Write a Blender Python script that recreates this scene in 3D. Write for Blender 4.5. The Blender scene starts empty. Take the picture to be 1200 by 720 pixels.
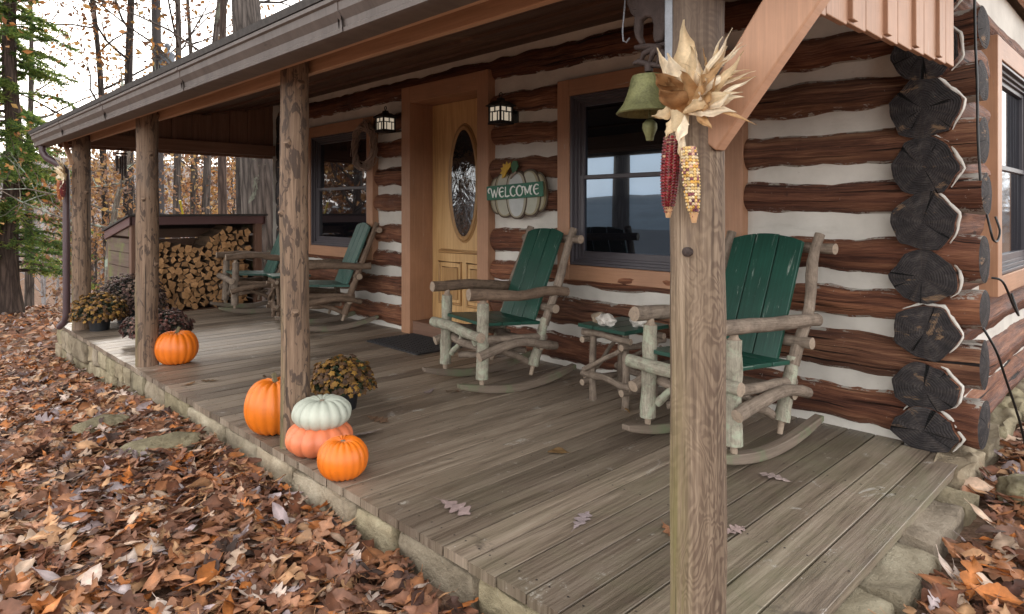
import bpy, bmesh, math, random
from mathutils import Vector, Matrix, noise, Euler
PI = math.pi; TAU = 2*PI
rnd = random.Random(11)
S = bpy.context.scene
COL = S.collection
R_ = math.radians

# ------------------------------------------------------------------ camera frame (used to read sizes off in metres)
YAW = R_(45.6)
FW = Vector((-math.sin(YAW), math.cos(YAW), 0)); RT = Vector((math.cos(YAW), math.sin(YAW), 0))
EYE = 1.2
def spot(px, d):                       # plan position at a bearing and a distance
    p = (FW + RT*((px-600)/777.0))*d
    return p.x, p.y
def nz(x, y=0.0, z=0.0): return noise.noise(Vector((x, y, z)))
def lerp(a, b, t): return a+(b-a)*t
def smooth(a, b, x):
    t = max(0, min(1, (x-a)/(b-a))); return t*t*(3-2*t)

# ------------------------------------------------------------------ mesh builder
class MB:
    def __init__(s): s.v=[]; s.f=[]; s.uv=[]; s.mi=[]; s.c=[]; s.cc=(1,1,1,1)
    def add(s, verts, faces, uvs=None, mat=0):
        b=len(s.v); s.v += [tuple(p) for p in verts]; s.c += [s.cc]*len(verts)
        for i,f in enumerate(faces):
            s.f.append([k+b for k in f]); s.mi.append(mat)
            s.uv.append(uvs[i] if uvs else [(0,0)]*len(f))
    def box(s, c, d, rot=None, mat=0):
        c=Vector(c); hx,hy,hz=d[0]/2,d[1]/2,d[2]/2
        P=[Vector((x,y,z)) for x in(-hx,hx) for y in(-hy,hy) for z in(-hz,hz)]
        la=max(range(3), key=lambda i:d[i]); o=[i for i in range(3) if i!=la]; ofs=rnd.random()*7
        F=[(0,1,3,2),(4,6,7,5),(0,4,5,1),(2,3,7,6),(0,2,6,4),(1,5,7,3)]
        uvs=[[(P[i][o[0]]+P[i][o[1]]+ofs, P[i][la]+ofs) for i in f] for f in F]
        if rot is not None: P=[rot@p for p in P]
        s.add([p+c for p in P], F, uvs, mat)
    def slab(s, pts, z0, z1, axis=2, mat=0):        # prism: 2D outline pushed along an axis
        n=len(pts)
        def mk(p,h):
            return (p[0],p[1],h) if axis==2 else ((p[0],h,p[1]) if axis==1 else (h,p[0],p[1]))
        V=[mk(p,z0) for p in pts]+[mk(p,z1) for p in pts]
        F=[list(range(n))[::-1], list(range(n,2*n))]+[(i,(i+1)%n,(i+1)%n+n,i+n) for i in range(n)]
        uvs=[[pts[i] for i in range(n)][::-1], list(pts)]+[[pts[i],pts[(i+1)%n],pts[(i+1)%n],pts[i]] for i in range(n)]
        s.add(V,F,uvs,mat)
    def tube(s, pts, rad, n=10, mat=0, cap=None, sc=(1,1), jit=0.0, fr=6.0, seed=0.0, up=None, shape=None, dome=0.12, caps=True):
        pts=[Vector(p) for p in pts]; m=len(pts)
        if not hasattr(rad,'__len__'): rad=[rad]*m
        T=[(pts[min(i+1,m-1)]-pts[max(i-1,0)]).normalized() for i in range(m)]
        a=Vector(up) if up else (Vector((0,0,1)) if abs(T[0].z)<.9 else Vector((1,0,0)))
        N=(a-T[0]*a.dot(T[0])).normalized()
        V=[];L=0.0;Ls=[];so=seed*3.7
        for i in range(m):
            if i: L+=(pts[i]-pts[i-1]).length
            Ls.append(L)
            N=(N-T[i]*N.dot(T[i])).normalized(); B=T[i].cross(N)
            for k in range(n):
                th=TAU*k/n; r=rad[i]
                if shape: r*=shape(th)
                if jit: r*=1+jit*nz(math.cos(th)*1.3+so, math.sin(th)*1.3-so, L*fr+so)*2
                V.append(pts[i]+N*(math.cos(th)*r*sc[0])+B*(math.sin(th)*r*sc[1]))
        F=[];U=[]; per=[max(rad)*TAU*k/n+so for k in range(n+1)]
        for i in range(m-1):
            for k in range(n):
                k2=(k+1)%n
                F.append((i*n+k, i*n+k2, (i+1)*n+k2, (i+1)*n+k))
                U.append([(per[k],Ls[i]+so),(per[k+1],Ls[i]+so),(per[k+1],Ls[i+1]+so),(per[k],Ls[i+1]+so)])
        s.add(V,F,U,mat)
        if caps:
            cm=mat if cap is None else cap
            for i,sg in ((0,-1),(m-1,1)):
                ring=V[i*n:(i+1)*n]; cen=sum(ring,Vector())/n
                mid=[cen+(p-cen)*.6+T[i]*sg*rad[i]*dome*.7 for p in ring]; tip=cen+T[i]*sg*rad[i]*dome
                VV=ring+mid+[tip]; FF=[];UU=[]
                def q(k,f): th=TAU*k/n; return (math.cos(th)*rad[i]*f, math.sin(th)*rad[i]*f)
                for k in range(n):
                    k2=(k+1)%n
                    A=(k,k2,n+k2,n+k); Bq=(n+k,n+k2,2*n)
                    uA=[q(k,1),q(k+1,1),q(k+1,.6),q(k,.6)]; uB=[q(k,.6),q(k+1,.6),(0,0)]
                    if sg>0: FF+= [A,Bq]; UU+=[uA,uB]
                    else: FF+=[A[::-1],Bq[::-1]]; UU+=[uA[::-1],uB[::-1]]
                s.add(VV,FF,UU,cm)
    def lathe(s, prof, n=24, c=(0,0,0), mat=0, fn=None):
        c=Vector(c);V=[];m=len(prof)
        for r,z in prof:
            for k in range(n):
                th=TAU*k/n; rr,zz=(r,z) if fn is None else fn(r,z,th)
                V.append(c+Vector((math.cos(th)*rr,math.sin(th)*rr,zz)))
        F=[];U=[]
        for i in range(m-1):
            for k in range(n):
                k2=(k+1)%n; F.append((i*n+k,i*n+k2,(i+1)*n+k2,(i+1)*n+k))
                U.append([(k/n,i/m),((k+1)/n,i/m),((k+1)/n,(i+1)/m),(k/n,(i+1)/m)])
        if prof[0][0]>1e-4: F.append(list(range(n))[::-1]);U.append([(0,0)]*n)
        if prof[-1][0]>1e-4: F.append(list(range((m-1)*n,m*n)));U.append([(0,0)]*n)
        s.add(V,F,U,mat)
    def grid(s, fn, nu, nv, mat=0):
        V=[fn(i/nu,j/nv) for i in range(nu+1) for j in range(nv+1)]
        F=[];U=[]
        for i in range(nu):
            for j in range(nv):
                a=i*(nv+1)+j; q=(a,a+nv+1,a+nv+2,a+1); F.append(q)
                U.append([(V[k][0]+V[k][1],V[k][2]) for k in q])
        s.add(V,F,U,mat)
    def build(s, name, mats, parent=None, smooth=40, bevel=0, loc=None):
        me=bpy.data.meshes.new(name); me.from_pydata(s.v,[],s.f)
        if not isinstance(mats,(list,tuple)): mats=[mats]
        for m in mats: me.materials.append(m)
        uvl=me.uv_layers.new(name='UVMap'); uvl.data.foreach_set('uv',[c for f in s.uv for p in f for c in p])
        me.polygons.foreach_set('material_index',s.mi)
        ca=me.color_attributes.new('Col','FLOAT_COLOR','POINT'); ca.data.foreach_set('color',[x for c in s.c for x in c])
        if smooth:
            me.shade_smooth(); me.set_sharp_from_angle(angle=R_(smooth))
        me.update()
        o=bpy.data.objects.new(name,me); COL.objects.link(o)
        if parent is not None: o.parent=parent
        if loc: o.location=loc
        if bevel:
            b=o.modifiers.new('bevel','BEVEL'); b.width=bevel; b.segments=2; b.limit_method='ANGLE'; b.angle_limit=R_(50)
        return o
def tag(o, label=None, cat=None, group=None, kind=None):
    if label: o['label']=label
    if cat: o['category']=cat
    if group: o['group']=group
    if kind: o['kind']=kind
    return o
def thing(name, label, cat, loc=(0,0,0), rz=0.0, group=None):
    o=bpy.data.objects.new(name,None); COL.objects.link(o); o.location=loc; o.rotation_euler=(0,0,rz); o.empty_display_size=.1
    return tag(o,label,cat,group)
def copy_tree(o, parent=None):
    c=o.copy(); COL.objects.link(c)
    if parent is not None: c.parent=parent
    for ch in list(o.children): copy_tree(ch,c)
    return c

# ------------------------------------------------------------------ materials
def lin(h):
    h=h.lstrip('#'); o=[]
    for i in(0,2,4):
        c=int(h[i:i+2],16)/255; o.append(c/12.92 if c<=.04045 else ((c+.055)/1.055)**2.4)
    return (*o,1)
class NT:
    def __init__(s,name):
        s.m=bpy.data.materials.new(name); s.m.use_nodes=True; s.t=s.m.node_tree; s.b=s.t.nodes['Principled BSDF']
    def n(s,ty,**kw):
        x=s.t.nodes.new(ty)
        for k,v in kw.items():
            if k in x.inputs: x.inputs[k].default_value=v
            else: setattr(x,k,v)
        return x
    def l(s,a,b): s.t.links.new(a,b)
    def coord(s,kind='UV',scale=(1,1,1),loc=None):
        tc=s.n('ShaderNodeTexCoord'); mp=s.n('ShaderNodeMapping'); mp.inputs['Scale'].default_value=scale
        if loc: mp.inputs['Location'].default_value=loc
        s.l(tc.outputs[kind],mp.inputs[0])
        return mp.outputs[0]
    def noise(s,co,scale=1,detail=4,rough=.6,dist=0):
        x=s.n('ShaderNodeTexNoise',Scale=scale,Detail=detail,Roughness=rough,Distortion=dist); s.l(co,x.inputs['Vector']); return x.outputs['Fac']
    def ramp(s,fac,stops,interp='LINEAR'):
        r=s.n('ShaderNodeValToRGB'); r.color_ramp.interpolation=interp; e=r.color_ramp.elements
        while len(e)<len(stops): e.new(.5)
        for el,(p,c) in zip(e,stops): el.position=p; el.color=c if len(c)==4 else (*c,1)
        s.l(fac,r.inputs[0]); return r.outputs[0]
    def val(s,fac,a,b,lo=0,hi=1):
        x=s.n('ShaderNodeMapRange'); x.inputs[1].default_value=a;x.inputs[2].default_value=b;x.inputs[3].default_value=lo;x.inputs[4].default_value=hi
        s.l(fac,x.inputs[0]); return x.outputs[0]
    def mix(s,fac,a,b,blend='MIX'):
        x=s.n('ShaderNodeMix',data_type='RGBA',blend_type=blend)
        for i,v in((0,fac),(6,a),(7,b)):
            if isinstance(v,(int,float)): x.inputs[i].default_value=v
            elif isinstance(v,tuple): x.inputs[i].default_value=v
            else: s.l(v,x.inputs[i])
        return x.outputs[2]
    def math(s,op,a,b=0):
        x=s.n('ShaderNodeMath',operation=op)
        for i,v in((0,a),(1,b)):
            if isinstance(v,(int,float)): x.inputs[i].default_value=v
            else: s.l(v,x.inputs[i])
        return x.outputs[0]
    def attr(s): return s.n('ShaderNodeVertexColor',layer_name='Col').outputs[0]
    def orand(s): return s.n('ShaderNodeObjectInfo').outputs['Random']
    def out(s,col,rough=.6,bump=None,bstr=.3,bdist=.01,spec=.5,metal=0):
        if isinstance(col,tuple): s.b.inputs['Base Color'].default_value=col
        else: s.l(col,s.b.inputs['Base Color'])
        if isinstance(rough,(int,float)): s.b.inputs['Roughness'].default_value=rough
        else: s.l(rough,s.b.inputs['Roughness'])
        s.b.inputs['Specular IOR Level'].default_value=spec; s.b.inputs['Metallic'].default_value=metal
        if bump is not None:
            bp=s.n('ShaderNodeBump',Strength=bstr,Distance=bdist); s.l(bump,bp.inputs['Height']); s.l(bp.outputs[0],s.b.inputs['Normal'])
        return s.m
def plain(name,col,rough=.6,var=.25,scale=8,spec=.5,metal=0,bstr=.15):
    t=NT(name); c=t.coord('Object'); n1=t.noise(c,scale,5); n2=t.noise(c,scale*9,3)
    f=t.math('ADD',t.math('MULTIPLY',n1,.65),t.math('MULTIPLY',n2,.35))
    d=tuple(x*(1-var) for x in col[:3]); h=tuple(min(1,x*(1+var)) for x in col[:3])
    return t.out(t.ramp(f,[(.3,d),(.7,h)]),rough,n2,bstr,.004,spec,metal)
def wood(name,stops,across=70,along=3,rough=.6,bstr=.35,bdist=.006,coord='UV',blotch=None,blotch_sc=3,blotch_rng=(.5,.65),spec=.4,objvar=0.0):
    t=NT(name); c=t.coord(coord,(across,along,across)); n1=t.noise(c,1,6,.65,.6)
    c2=t.coord(coord,(across*.2,along*.35,across*.2)); n2=t.noise(c2,1,4,.6,.8)
    f=t.math('ADD',t.math('MULTIPLY',n1,.55),t.math('MULTIPLY',n2,.45))
    col=t.ramp(f,stops)
    if blotch:
        c3=t.coord('Object',(1,1,1)); n3=t.noise(c3,blotch_sc,6,.7,.4)
        col=t.mix(t.val(n3,*blotch_rng),col,blotch)
    if objvar:
        col=t.mix(1.0,col,t.ramp(t.orand(),[(0,(1-objvar,)*3),(1,(1+objvar,)*3)]),'MULTIPLY')
    return t.out(col,rough,n1,bstr,bdist,spec)

def m_log(name='stained_log',smear=True):
    t=NT(name); c=t.coord('UV',(30,1.4,1)); n1=t.noise(c,1,9,.75,1.0)
    n2=t.noise(t.coord('UV',(8,1.0,1)),1,5,.65,.8); n4=t.noise(t.coord('UV',(120,5,1)),1,4,.7,.4)
    f=t.math('ADD',t.math('MULTIPLY',n1,.5),t.math('ADD',t.math('MULTIPLY',n2,.3),t.math('MULTIPLY',n4,.2)))
    col=t.ramp(f,[(.33,(.018,.009,.007)),(.43,(.085,.034,.021)),(.5,(.18,.076,.043)),(.565,(.29,.138,.076)),(.655,(.48,.29,.175))])
    col=t.mix(1.0,col,t.ramp(t.orand(),[(0,(.68,.60,.60)),(.4,(1.05,.95,.92)),(.7,(.95,1,1.02)),(1,(1.5,1.4,1.3))]),'MULTIPLY')
    kn=t.noise(t.coord('Object',(1.3,1.3,2.5)),3.2,3,.5,.3); col=t.mix(t.val(kn,.68,.72,0,.8),col,(.03,.016,.011,1))
    sp=t.noise(t.coord('Object'),30,5,.75); col=t.mix(t.val(sp,.67,.71,0,.75),col,(.52,.46,.40,1))
    ck=t.noise(t.coord('UV',(50,.9,1)),1,3,.5,.3); k=t.val(ck,.37,.32,0,1)
    col=t.mix(k,col,(.012,.007,.006,1))
    if smear:
        g=t.n('ShaderNodeNewGeometry'); sn=t.n('ShaderNodeSeparateXYZ'); t.l(g.outputs['True Normal'],sn.inputs[0])
        az=t.math('ABSOLUTE',sn.outputs[2]); en=t.noise(t.coord('Object',(2.2,1,5)),4,6,.75,.5)
        mk=t.val(t.math('ADD',az,t.math('MULTIPLY',t.math('SUBTRACT',en,.5),1.15)),.85,.91,0,.9)
        col=t.mix(mk,col,t.mix(n4,(.34,.31,.27,1),(.60,.56,.50,1)))
    h=t.math('SUBTRACT',t.math('ADD',n1,t.math('MULTIPLY',n4,.4)),t.math('MULTIPLY',k,.9))
    return t.out(col,t.val(n2,.3,.7,.5,.75),h,1.0,.022,.3)
def m_logend():
    t=NT('log_end_grain'); tc=t.n('ShaderNodeTexCoord'); uv=tc.outputs['UV']
    ln=t.n('ShaderNodeVectorMath',operation='LENGTH'); t.l(uv,ln.inputs[0])
    rings=t.n('ShaderNodeTexWave',wave_type='RINGS',rings_direction='SPHERICAL',Scale=30,Distortion=5,Detail=4); t.l(t.coord('UV'),rings.inputs[0])
    sp=t.n('ShaderNodeSeparateXYZ'); t.l(uv,sp.inputs[0]); at=t.math('ARCTAN2',sp.outputs[1],sp.outputs[0]); rad=ln.outputs['Value']
    def polar(ka,kr,sc,det=4):
        c=t.n('ShaderNodeCombineXYZ'); t.l(t.math('MULTIPLY',t.math('COSINE',at),ka),c.inputs[0]); t.l(t.math('ADD',t.math('MULTIPLY',t.math('SINE',at),ka),t.math('MULTIPLY',t.orand(),37)),c.inputs[1]); t.l(t.math('MULTIPLY',rad,kr),c.inputs[2])
        return t.noise(c.outputs[0],sc,det,.6)
    nn=t.noise(t.coord('UV',(16,16,16)),1,5,.7)
    col=t.ramp(nn,[(.3,(.013,.0115,.012)),(.52,(.038,.033,.034)),(.72,(.10,.085,.08))])
    st=polar(5,4,1.2,5); col=t.mix(t.val(st,.5,.72,0,.6),col,(.085,.066,.056,1))
    col=t.mix(t.math('MULTIPLY',rings.outputs['Fac'],.35),col,(.012,.010,.010,1))
    add=t.n('ShaderNodeVectorMath',operation='ADD'); cmb=t.n('ShaderNodeCombineXYZ'); t.l(t.math('MULTIPLY',t.orand(),61),cmb.inputs[0]); t.l(t.math('MULTIPLY',t.orand(),-23),cmb.inputs[1])
    t.l(t.coord('UV',(10,5,6)),add.inputs[0]); t.l(cmb.outputs[0],add.inputs[1])
    pn=t.noise(add.outputs[0],1,5,.7,.6); col=t.mix(t.val(pn,.6,.66,0,.75),col,(.25,.155,.09,1))
    cn=polar(1.9,1.2,1.5,3); k=t.val(cn,.37,.34,0,1); col=t.mix(k,col,(.002,.002,.002,1))
    h=t.math('SUBTRACT',t.math('ADD',t.math('MULTIPLY',rings.outputs['Fac'],.3),nn),t.math('MULTIPLY',k,4))
    return t.out(col,.8,h,.8,.01,.25)
def m_chink():
    t=NT('chinking_mortar'); c=t.coord('Object'); a=t.noise(c,2.2,5,.6); b=t.noise(c,40,4,.7)
    st=t.noise(t.coord('Object',(3,3,14)),1,4)
    col=t.ramp(a,[(.3,(.47,.44,.395)),(.7,(.68,.645,.585))]); col=t.mix(t.val(b,.35,.2,0,.5),col,(.36,.33,.3,1))
    col=t.mix(t.val(st,.62,.75,0,.35),col,(.4,.36,.31,1))
    return t.out(col,.85,t.math('ADD',a,t.math('MULTIPLY',b,.4)),.5,.012,.2)
def m_deck():
    t=NT('weathered_deck_board'); at=t.attr(); sp=t.n('ShaderNodeSeparateColor'); t.l(at,sp.inputs[0])
    gv=t.coord('UV',(75,1.5,1)); n1=t.noise(gv,1,9,.78,.7); n2=t.noise(t.coord('UV',(12,.9,1)),1,5,.65,1.2)
    f=t.math('ADD',t.math('MULTIPLY',n1,.6),t.math('MULTIPLY',n2,.4))
    col=t.ramp(f,[(.31,(.036,.027,.020)),(.42,(.130,.101,.075)),(.51,(.225,.179,.136)),(.60,(.315,.262,.205)),(.76,(.45,.39,.32))])
    col=t.mix(1.0,col,t.ramp(sp.outputs[0],[(0,(.60,.57,.55)),(.5,(.97,.94,.91)),(1,(1.25,1.23,1.2))]),'MULTIPLY')
    o=t.coord('Object'); big=t.noise(o,.9,5,.6,.5)
    col=t.mix(t.val(big,.5,.72,0,.4),col,(.15,.105,.075,1))
    ox=t.n('ShaderNodeSeparateXYZ'); t.l(o,ox.inputs[0])
    alg=t.math('MULTIPLY',t.val(ox.outputs[0],-2.6,-.7,0.0,.5),t.val(t.noise(o,1.9,6,.7,.8),.42,.66,0,1))
    col=t.mix(alg,col,(.155,.165,.085,1))
    w=t.noise(t.coord('Object',(1,.7,1)),6,7,.8,.5); ww=t.math('MULTIPLY',t.val(w,.60,.66,0,1),t.val(n1,.35,.6,.2,.9)); col=t.mix(ww,col,(.50,.47,.42,1))
    fl=t.noise(o,38,3,.6); col=t.mix(t.val(fl,.73,.76,0,.8),col,(.58,.56,.52,1))
    dk=t.noise(t.coord('Object',(1,1,1),(9,4,2)),4.2,6,.7,.6); col=t.mix(t.val(dk,.63,.70,0,.7),col,(.045,.036,.028,1))
    nl=t.noise(t.coord('Object',(1,1,1),(3,7,2)),30,2,.5); col=t.mix(t.val(nl,.76,.78,0,.9),col,(.03,.025,.02,1))
    return t.out(col,t.val(n2,.3,.7,.34,.56),n1,.55,.006,.5)
def m_post():
    t=NT('stripped_post_log'); c=t.coord('UV',(60,2.2,1)); n1=t.noise(c,1,7,.7,.8)
    col=t.ramp(n1,[(.28,(.055,.036,.025)),(.5,(.185,.120,.078)),(.72,(.33,.228,.155))])
    pn=t.noise(t.coord('UV',(17,6.5,1)),1,5,.55,1.8)
    k=t.val(pn,.535,.585,0,.8); col=t.mix(k,col,(.052,.035,.028,1))
    col=t.mix(t.val(pn,.485,.52,0,1) if False else t.val(t.noise(t.coord('UV',(7,1.3,1),(4,4,0)),1,4,.6,.6),.55,.7,0,.6),col,(.17,.125,.095,1))
    k2=t.val(t.noise(t.coord('UV',(80,1.0,1),(1,2,0)),1,3,.5,.3),.34,.3,0,1); col=t.mix(k2,col,(.025,.018,.014,1))
    o=t.coord('Object'); sp=t.n('ShaderNodeSeparateXYZ'); t.l(o,sp.inputs[0])
    side=t.val(t.math('ADD',t.math('MULTIPLY',sp.outputs[0],-1),t.math('MULTIPLY',sp.outputs[1],-.5)),-.01,.08,0,1)
    alg=t.math('MULTIPLY',t.val(sp.outputs[2],1.2,.3,0,.85),t.math('MULTIPLY',side,t.val(t.noise(t.coord('Object',(4,4,1)),3,5,.7,.6),.4,.62)))
    col=t.mix(alg,col,(.20,.20,.065,1))
    h=t.math('SUBTRACT',n1,t.math('ADD',t.math('MULTIPLY',k,-.35),t.math('MULTIPLY',k2,1)))
    return t.out(col,.7,h,.7,.006,.35)
def m_gray_post():
    t=NT('grey_weathered_post'); n1=t.noise(t.coord('UV',(85,2.2,1)),1,7,.72,.5)
    cn=t.noise(t.coord('UV',(9,3.4,1)),1,3,.5,.9)
    w=t.math('SINE',t.math('ADD',t.math('MULTIPLY',cn,120),t.math('MULTIPLY',n1,4)))
    pale=t.ramp(n1,[(.3,(.075,.052,.036)),(.48,(.245,.178,.120)),(.7,(.43,.335,.24))])
    dark=t.ramp(n1,[(.25,(.045,.029,.021)),(.65,(.115,.074,.051))])
    o=t.coord('Object'); sp=t.n('ShaderNodeSeparateXYZ'); t.l(o,sp.inputs[0])
    reg=t.val(t.math('ADD',t.noise(t.coord('UV',(16,1.1,.9)),1,5,.65,.6),t.math('MULTIPLY',sp.outputs[0],2.6)),.28,.74,.1,.95)
    k=t.math('MULTIPLY',reg,t.val(w,-.6,.6,.55,1))
    col=t.mix(k,pale,dark)
    col=t.mix(t.val(t.noise(t.coord('UV',(14,2.2,1),(3,1,0)),1,5,.7,1),.56,.68,0,.5),col,(.12,.085,.066,1))
    upper=t.val(sp.outputs[2],1.35,1.7,0,.6); col=t.mix(upper,col,(.11,.082,.068,1))
    side=t.val(t.math('ADD',sp.outputs[0],t.math('MULTIPLY',t.noise(t.coord('UV',(18,1.4,1),(2,2,2)),1,4,.7,.5),.09)),.075,-.03,0,1)
    alg=t.math('MULTIPLY',t.val(sp.outputs[2],1.05,.35,0,.9),t.math('MULTIPLY',side,t.val(t.noise(t.coord('UV',(20,1.2,1)),1.6,5,.7,.6),.36,.62)))
    col=t.mix(alg,col,(.20,.195,.055,1))
    ck=t.val(t.noise(t.coord('UV',(60,.8,1),(1,2,0)),1,3,.5,.3),.34,.3,0,1); col=t.mix(ck,col,(.03,.02,.016,1))
    return t.out(col,.75,t.math('SUBTRACT',n1,ck),.6,.005,.3)
def m_paint(name,c,rough=.5,chip=0.0):
    t=NT(name); o=t.coord('Object'); a=t.noise(o,3,5,.65); g=t.noise(t.coord('UV',(90,3,1)),1,5,.65,.4)
    d=tuple(x*(.84-.2*min(1,chip*2)) for x in c[:3]); e=tuple(min(1,x*(1.1+.25*min(1,chip*2))) for x in c[:3])
    col=t.ramp(t.math('ADD',t.math('MULTIPLY',a,.5),t.math('MULTIPLY',g,.5)),[(.35,d),(.65,e)])
    sp=t.noise(o,30,4,.7); col=t.mix(t.val(sp,.7,.74,0,.6),col,tuple(x*.45 for x in c[:3])+(1,))
    if chip:
        ch=t.noise(t.coord('UV',(40,5,1)),1,6,.75,.6); col=t.mix(t.val(ch,.66-chip*.05,.7,0,.7),col,(.42,.45,.40,1))
    return t.out(col,rough,g,.22,.004,.45)
def m_bark(name,dark,light,sc=1.0,lichen=None,bstr=.9):
    t=NT(name); c=t.coord('UV',(16*sc,3.0*sc,1)); v=t.n('ShaderNodeTexVoronoi',feature='DISTANCE_TO_EDGE',Scale=1.0); 
    nn=t.n('ShaderNodeTexNoise',Scale=.8,Detail=5,Distortion=.8); t.l(c,nn.inputs[0])
    mx=t.mix(.55,c,nn.outputs['Color']); t.l(mx,v.inputs['Vector'])
    n1=t.noise(c,1.5,6,.7,.5); f=t.math('ADD',t.math('MULTIPLY',v.outputs['Distance'],1.2),t.math('MULTIPLY',n1,.6))
    col=t.ramp(f,[(.2,dark),(.75,light)])
    if lichen:
        o=t.coord('Object'); k=t.noise(o,lichen[1],6,.72,.5); col=t.mix(t.val(k,lichen[2],lichen[2]+.1,0,.85),col,lichen[0])
    return t.out(col,.85,f,bstr,.02*1.0/sc,.2)
def m_twig(name,dark,light,lichen=None):
    t=NT(name); n1=t.noise(t.coord('UV',(90,7,1)),1,6,.7,.8); n2=t.noise(t.coord('Object'),14,5,.7,.6)
    col=t.ramp(t.math('ADD',t.math('MULTIPLY',n1,.5),t.math('MULTIPLY',n2,.5)),[(.32,dark),(.66,light)])
    if lichen:
        k=t.noise(t.coord('Object'),16,6,.75,.8); col=t.mix(t.val(k,.48,.62,0,.6),col,lichen)
        k=t.noise(t.coord('Object',(1,1,1),(3,3,3)),50,4,.7); col=t.mix(t.val(k,.60,.68,0,.45),col,(.10,.088,.07,1))
    return t.out(col,.8,t.math('ADD',n1,n2),.6,.006,.25)
def m_vc(name,rough=.6,sc=14,var=.35,bstr=.3,trans=0.0,spec=.4,uvv=False):
    t=NT(name); c=t.attr(); n=t.noise(t.coord('UV' if uvv else 'Object'),sc,5,.7)
    col=t.mix(1.0,c,t.ramp(n,[(.25,(1-var,)*3),(.75,(1+var,)*3)]),'MULTIPLY')
    m=t.out(col,rough,n,bstr,.004,spec)
    if trans:
        tr=t.n('ShaderNodeBsdfTranslucent'); t.l(col,tr.inputs[0]); mx=t.n('ShaderNodeMixShader'); mx.inputs[0].default_value=trans
        t.l(t.b.outputs[0],mx.inputs[1]); t.l(tr.outputs[0],mx.inputs[2])
        o=[x for x in t.t.nodes if x.type=='OUTPUT_MATERIAL'][0]; t.l(mx.outputs[0],o.inputs[0])
    return m
def m_glass(name,refl=.34,tint=(.62,.72,.82,1),bump=0,rough=0.0):
    t=NT(name); t.b.inputs['Base Color'].default_value=(.006,.006,.008,1); t.b.inputs['Roughness'].default_value=.05  # opaque near-black base stands in for the unlit room behind
    g=t.n('ShaderNodeBsdfGlossy'); g.inputs['Color'].default_value=tint; g.inputs['Roughness'].default_value=rough
    mx=t.n('ShaderNodeMixShader'); mx.inputs[0].default_value=refl
    t.l(t.b.outputs[0],mx.inputs[1]); t.l(g.outputs[0],mx.inputs[2])
    o=[x for x in t.t.nodes if x.type=='OUTPUT_MATERIAL'][0]; t.l(mx.outputs[0],o.inputs[0])
    if bump:
        v=t.n('ShaderNodeTexVoronoi',Scale=9); t.l(t.coord('Object'),v.inputs[0])
        n=t.noise(t.coord('Object'),5,3,.5,2.5); b=t.n('ShaderNodeBump',Strength=bump,Distance=.02)
        t.l(t.math('ADD',n,t.math('MULTIPLY',v.outputs['Distance'],.35)),b.inputs['Height']); t.l(b.outputs[0],g.inputs['Normal']); t.l(b.outputs[0],t.b.inputs['Normal'])
    return t.m
def m_stone():
    t=NT('mossy_sandstone'); o=t.coord('Object'); a=t.noise(o,5,7,.65,.4); b=t.noise(o,45,5,.7)
    at=t.attr(); col=t.ramp(a,[(.3,(.15,.122,.088)),(.5,(.31,.26,.19)),(.7,(.47,.41,.315))])
    col=t.mix(1.0,col,at,'MULTIPLY')
    k=t.noise(t.coord('Object',(1,1,1),(5,2,1)),3.2,6,.7,.6); col=t.mix(t.val(k,.58,.72,0,.4),col,(.17,.165,.08,1))
    col=t.mix(t.val(b,.6,.75,0,.45),col,(.5,.47,.38,1)); col=t.mix(t.val(b,.38,.25,0,.6),col,(.06,.055,.04,1))
    return t.out(col,.9,t.math('ADD',a,t.math('MULTIPLY',b,.5)),.9,.03,.2)
def m_gutter():
    t=NT('weathered_gutter_metal'); n=t.noise(t.coord('Object',(14,5,1.2)),1,6,.75,.5); b=t.noise(t.coord('Object',(.8,2,5)),2,5,.65,.8)
    col=t.ramp(n,[(.25,(.075,.061,.055)),(.75,(.145,.12,.107))])
    d=t.noise(t.coord('Object',(2.2,3,9)),1,6,.75,1.2); col=t.mix(t.val(d,.64,.72,0,.85),col,(.035,.03,.024,1))
    return t.out(col,.55,n,.15,.003,.4)
M={}
M['log']=m_log(); M['crosslog']=m_log('stained_cross_log',False); M['logend']=m_logend(); M['chink']=m_chink(); M['deck']=m_deck(); M['post']=m_post(); M['gpost']=m_gray_post()
M['tan']=m_paint('tan_painted_wood',(.43,.24,.148,1),.55,.12); M['casing']=m_paint('russet_painted_trim',(.37,.195,.112,1),.5,.1)
M['frame']=m_paint('dark_taupe_window_frame',(.072,.064,.072,1),.4)
M['ceil']=wood('dark_stained_ceiling_board',[(.3,(.045,.025,.017)),(.55,(.11,.06,.040)),(.75,(.21,.12,.075))],40,1.2,.6,blotch=(.22,.13,.085,1),blotch_sc=1.4,blotch_rng=(.55,.7))
M['beam']=wood('tan_beam_board',[(.3,(.33,.195,.12)),(.6,(.53,.33,.21)),(.8,(.63,.42,.285))],50,2,.55)
M['brown']=wood('brown_stained_board',[(.3,(.115,.060,.040)),(.6,(.215,.118,.078)),(.8,(.29,.17,.118))],40,2,.6)
M['gutter']=m_gutter(); M['downs']=plain('brown_downspout_metal',(.075,.045,.05,1),.4,.2)
M['shingle']=plain('dark_roof_shingle',(.055,.05,.047,1),.9,.5,30)
M['oak']=wood('honey_oak_door',[(.3,(.37,.205,.078)),(.5,(.55,.335,.145)),(.72,(.68,.45,.22))],45,2.2,.4,.12,.003)
M['oakdark']=wood('oak_moulding',[(.3,(.24,.125,.045)),(.5,(.38,.215,.085)),(.72,(.5,.31,.14))],45,2.2,.4,.12,.003)  # door oak darkened so moulding relief shows; its shade is in the colour
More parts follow.
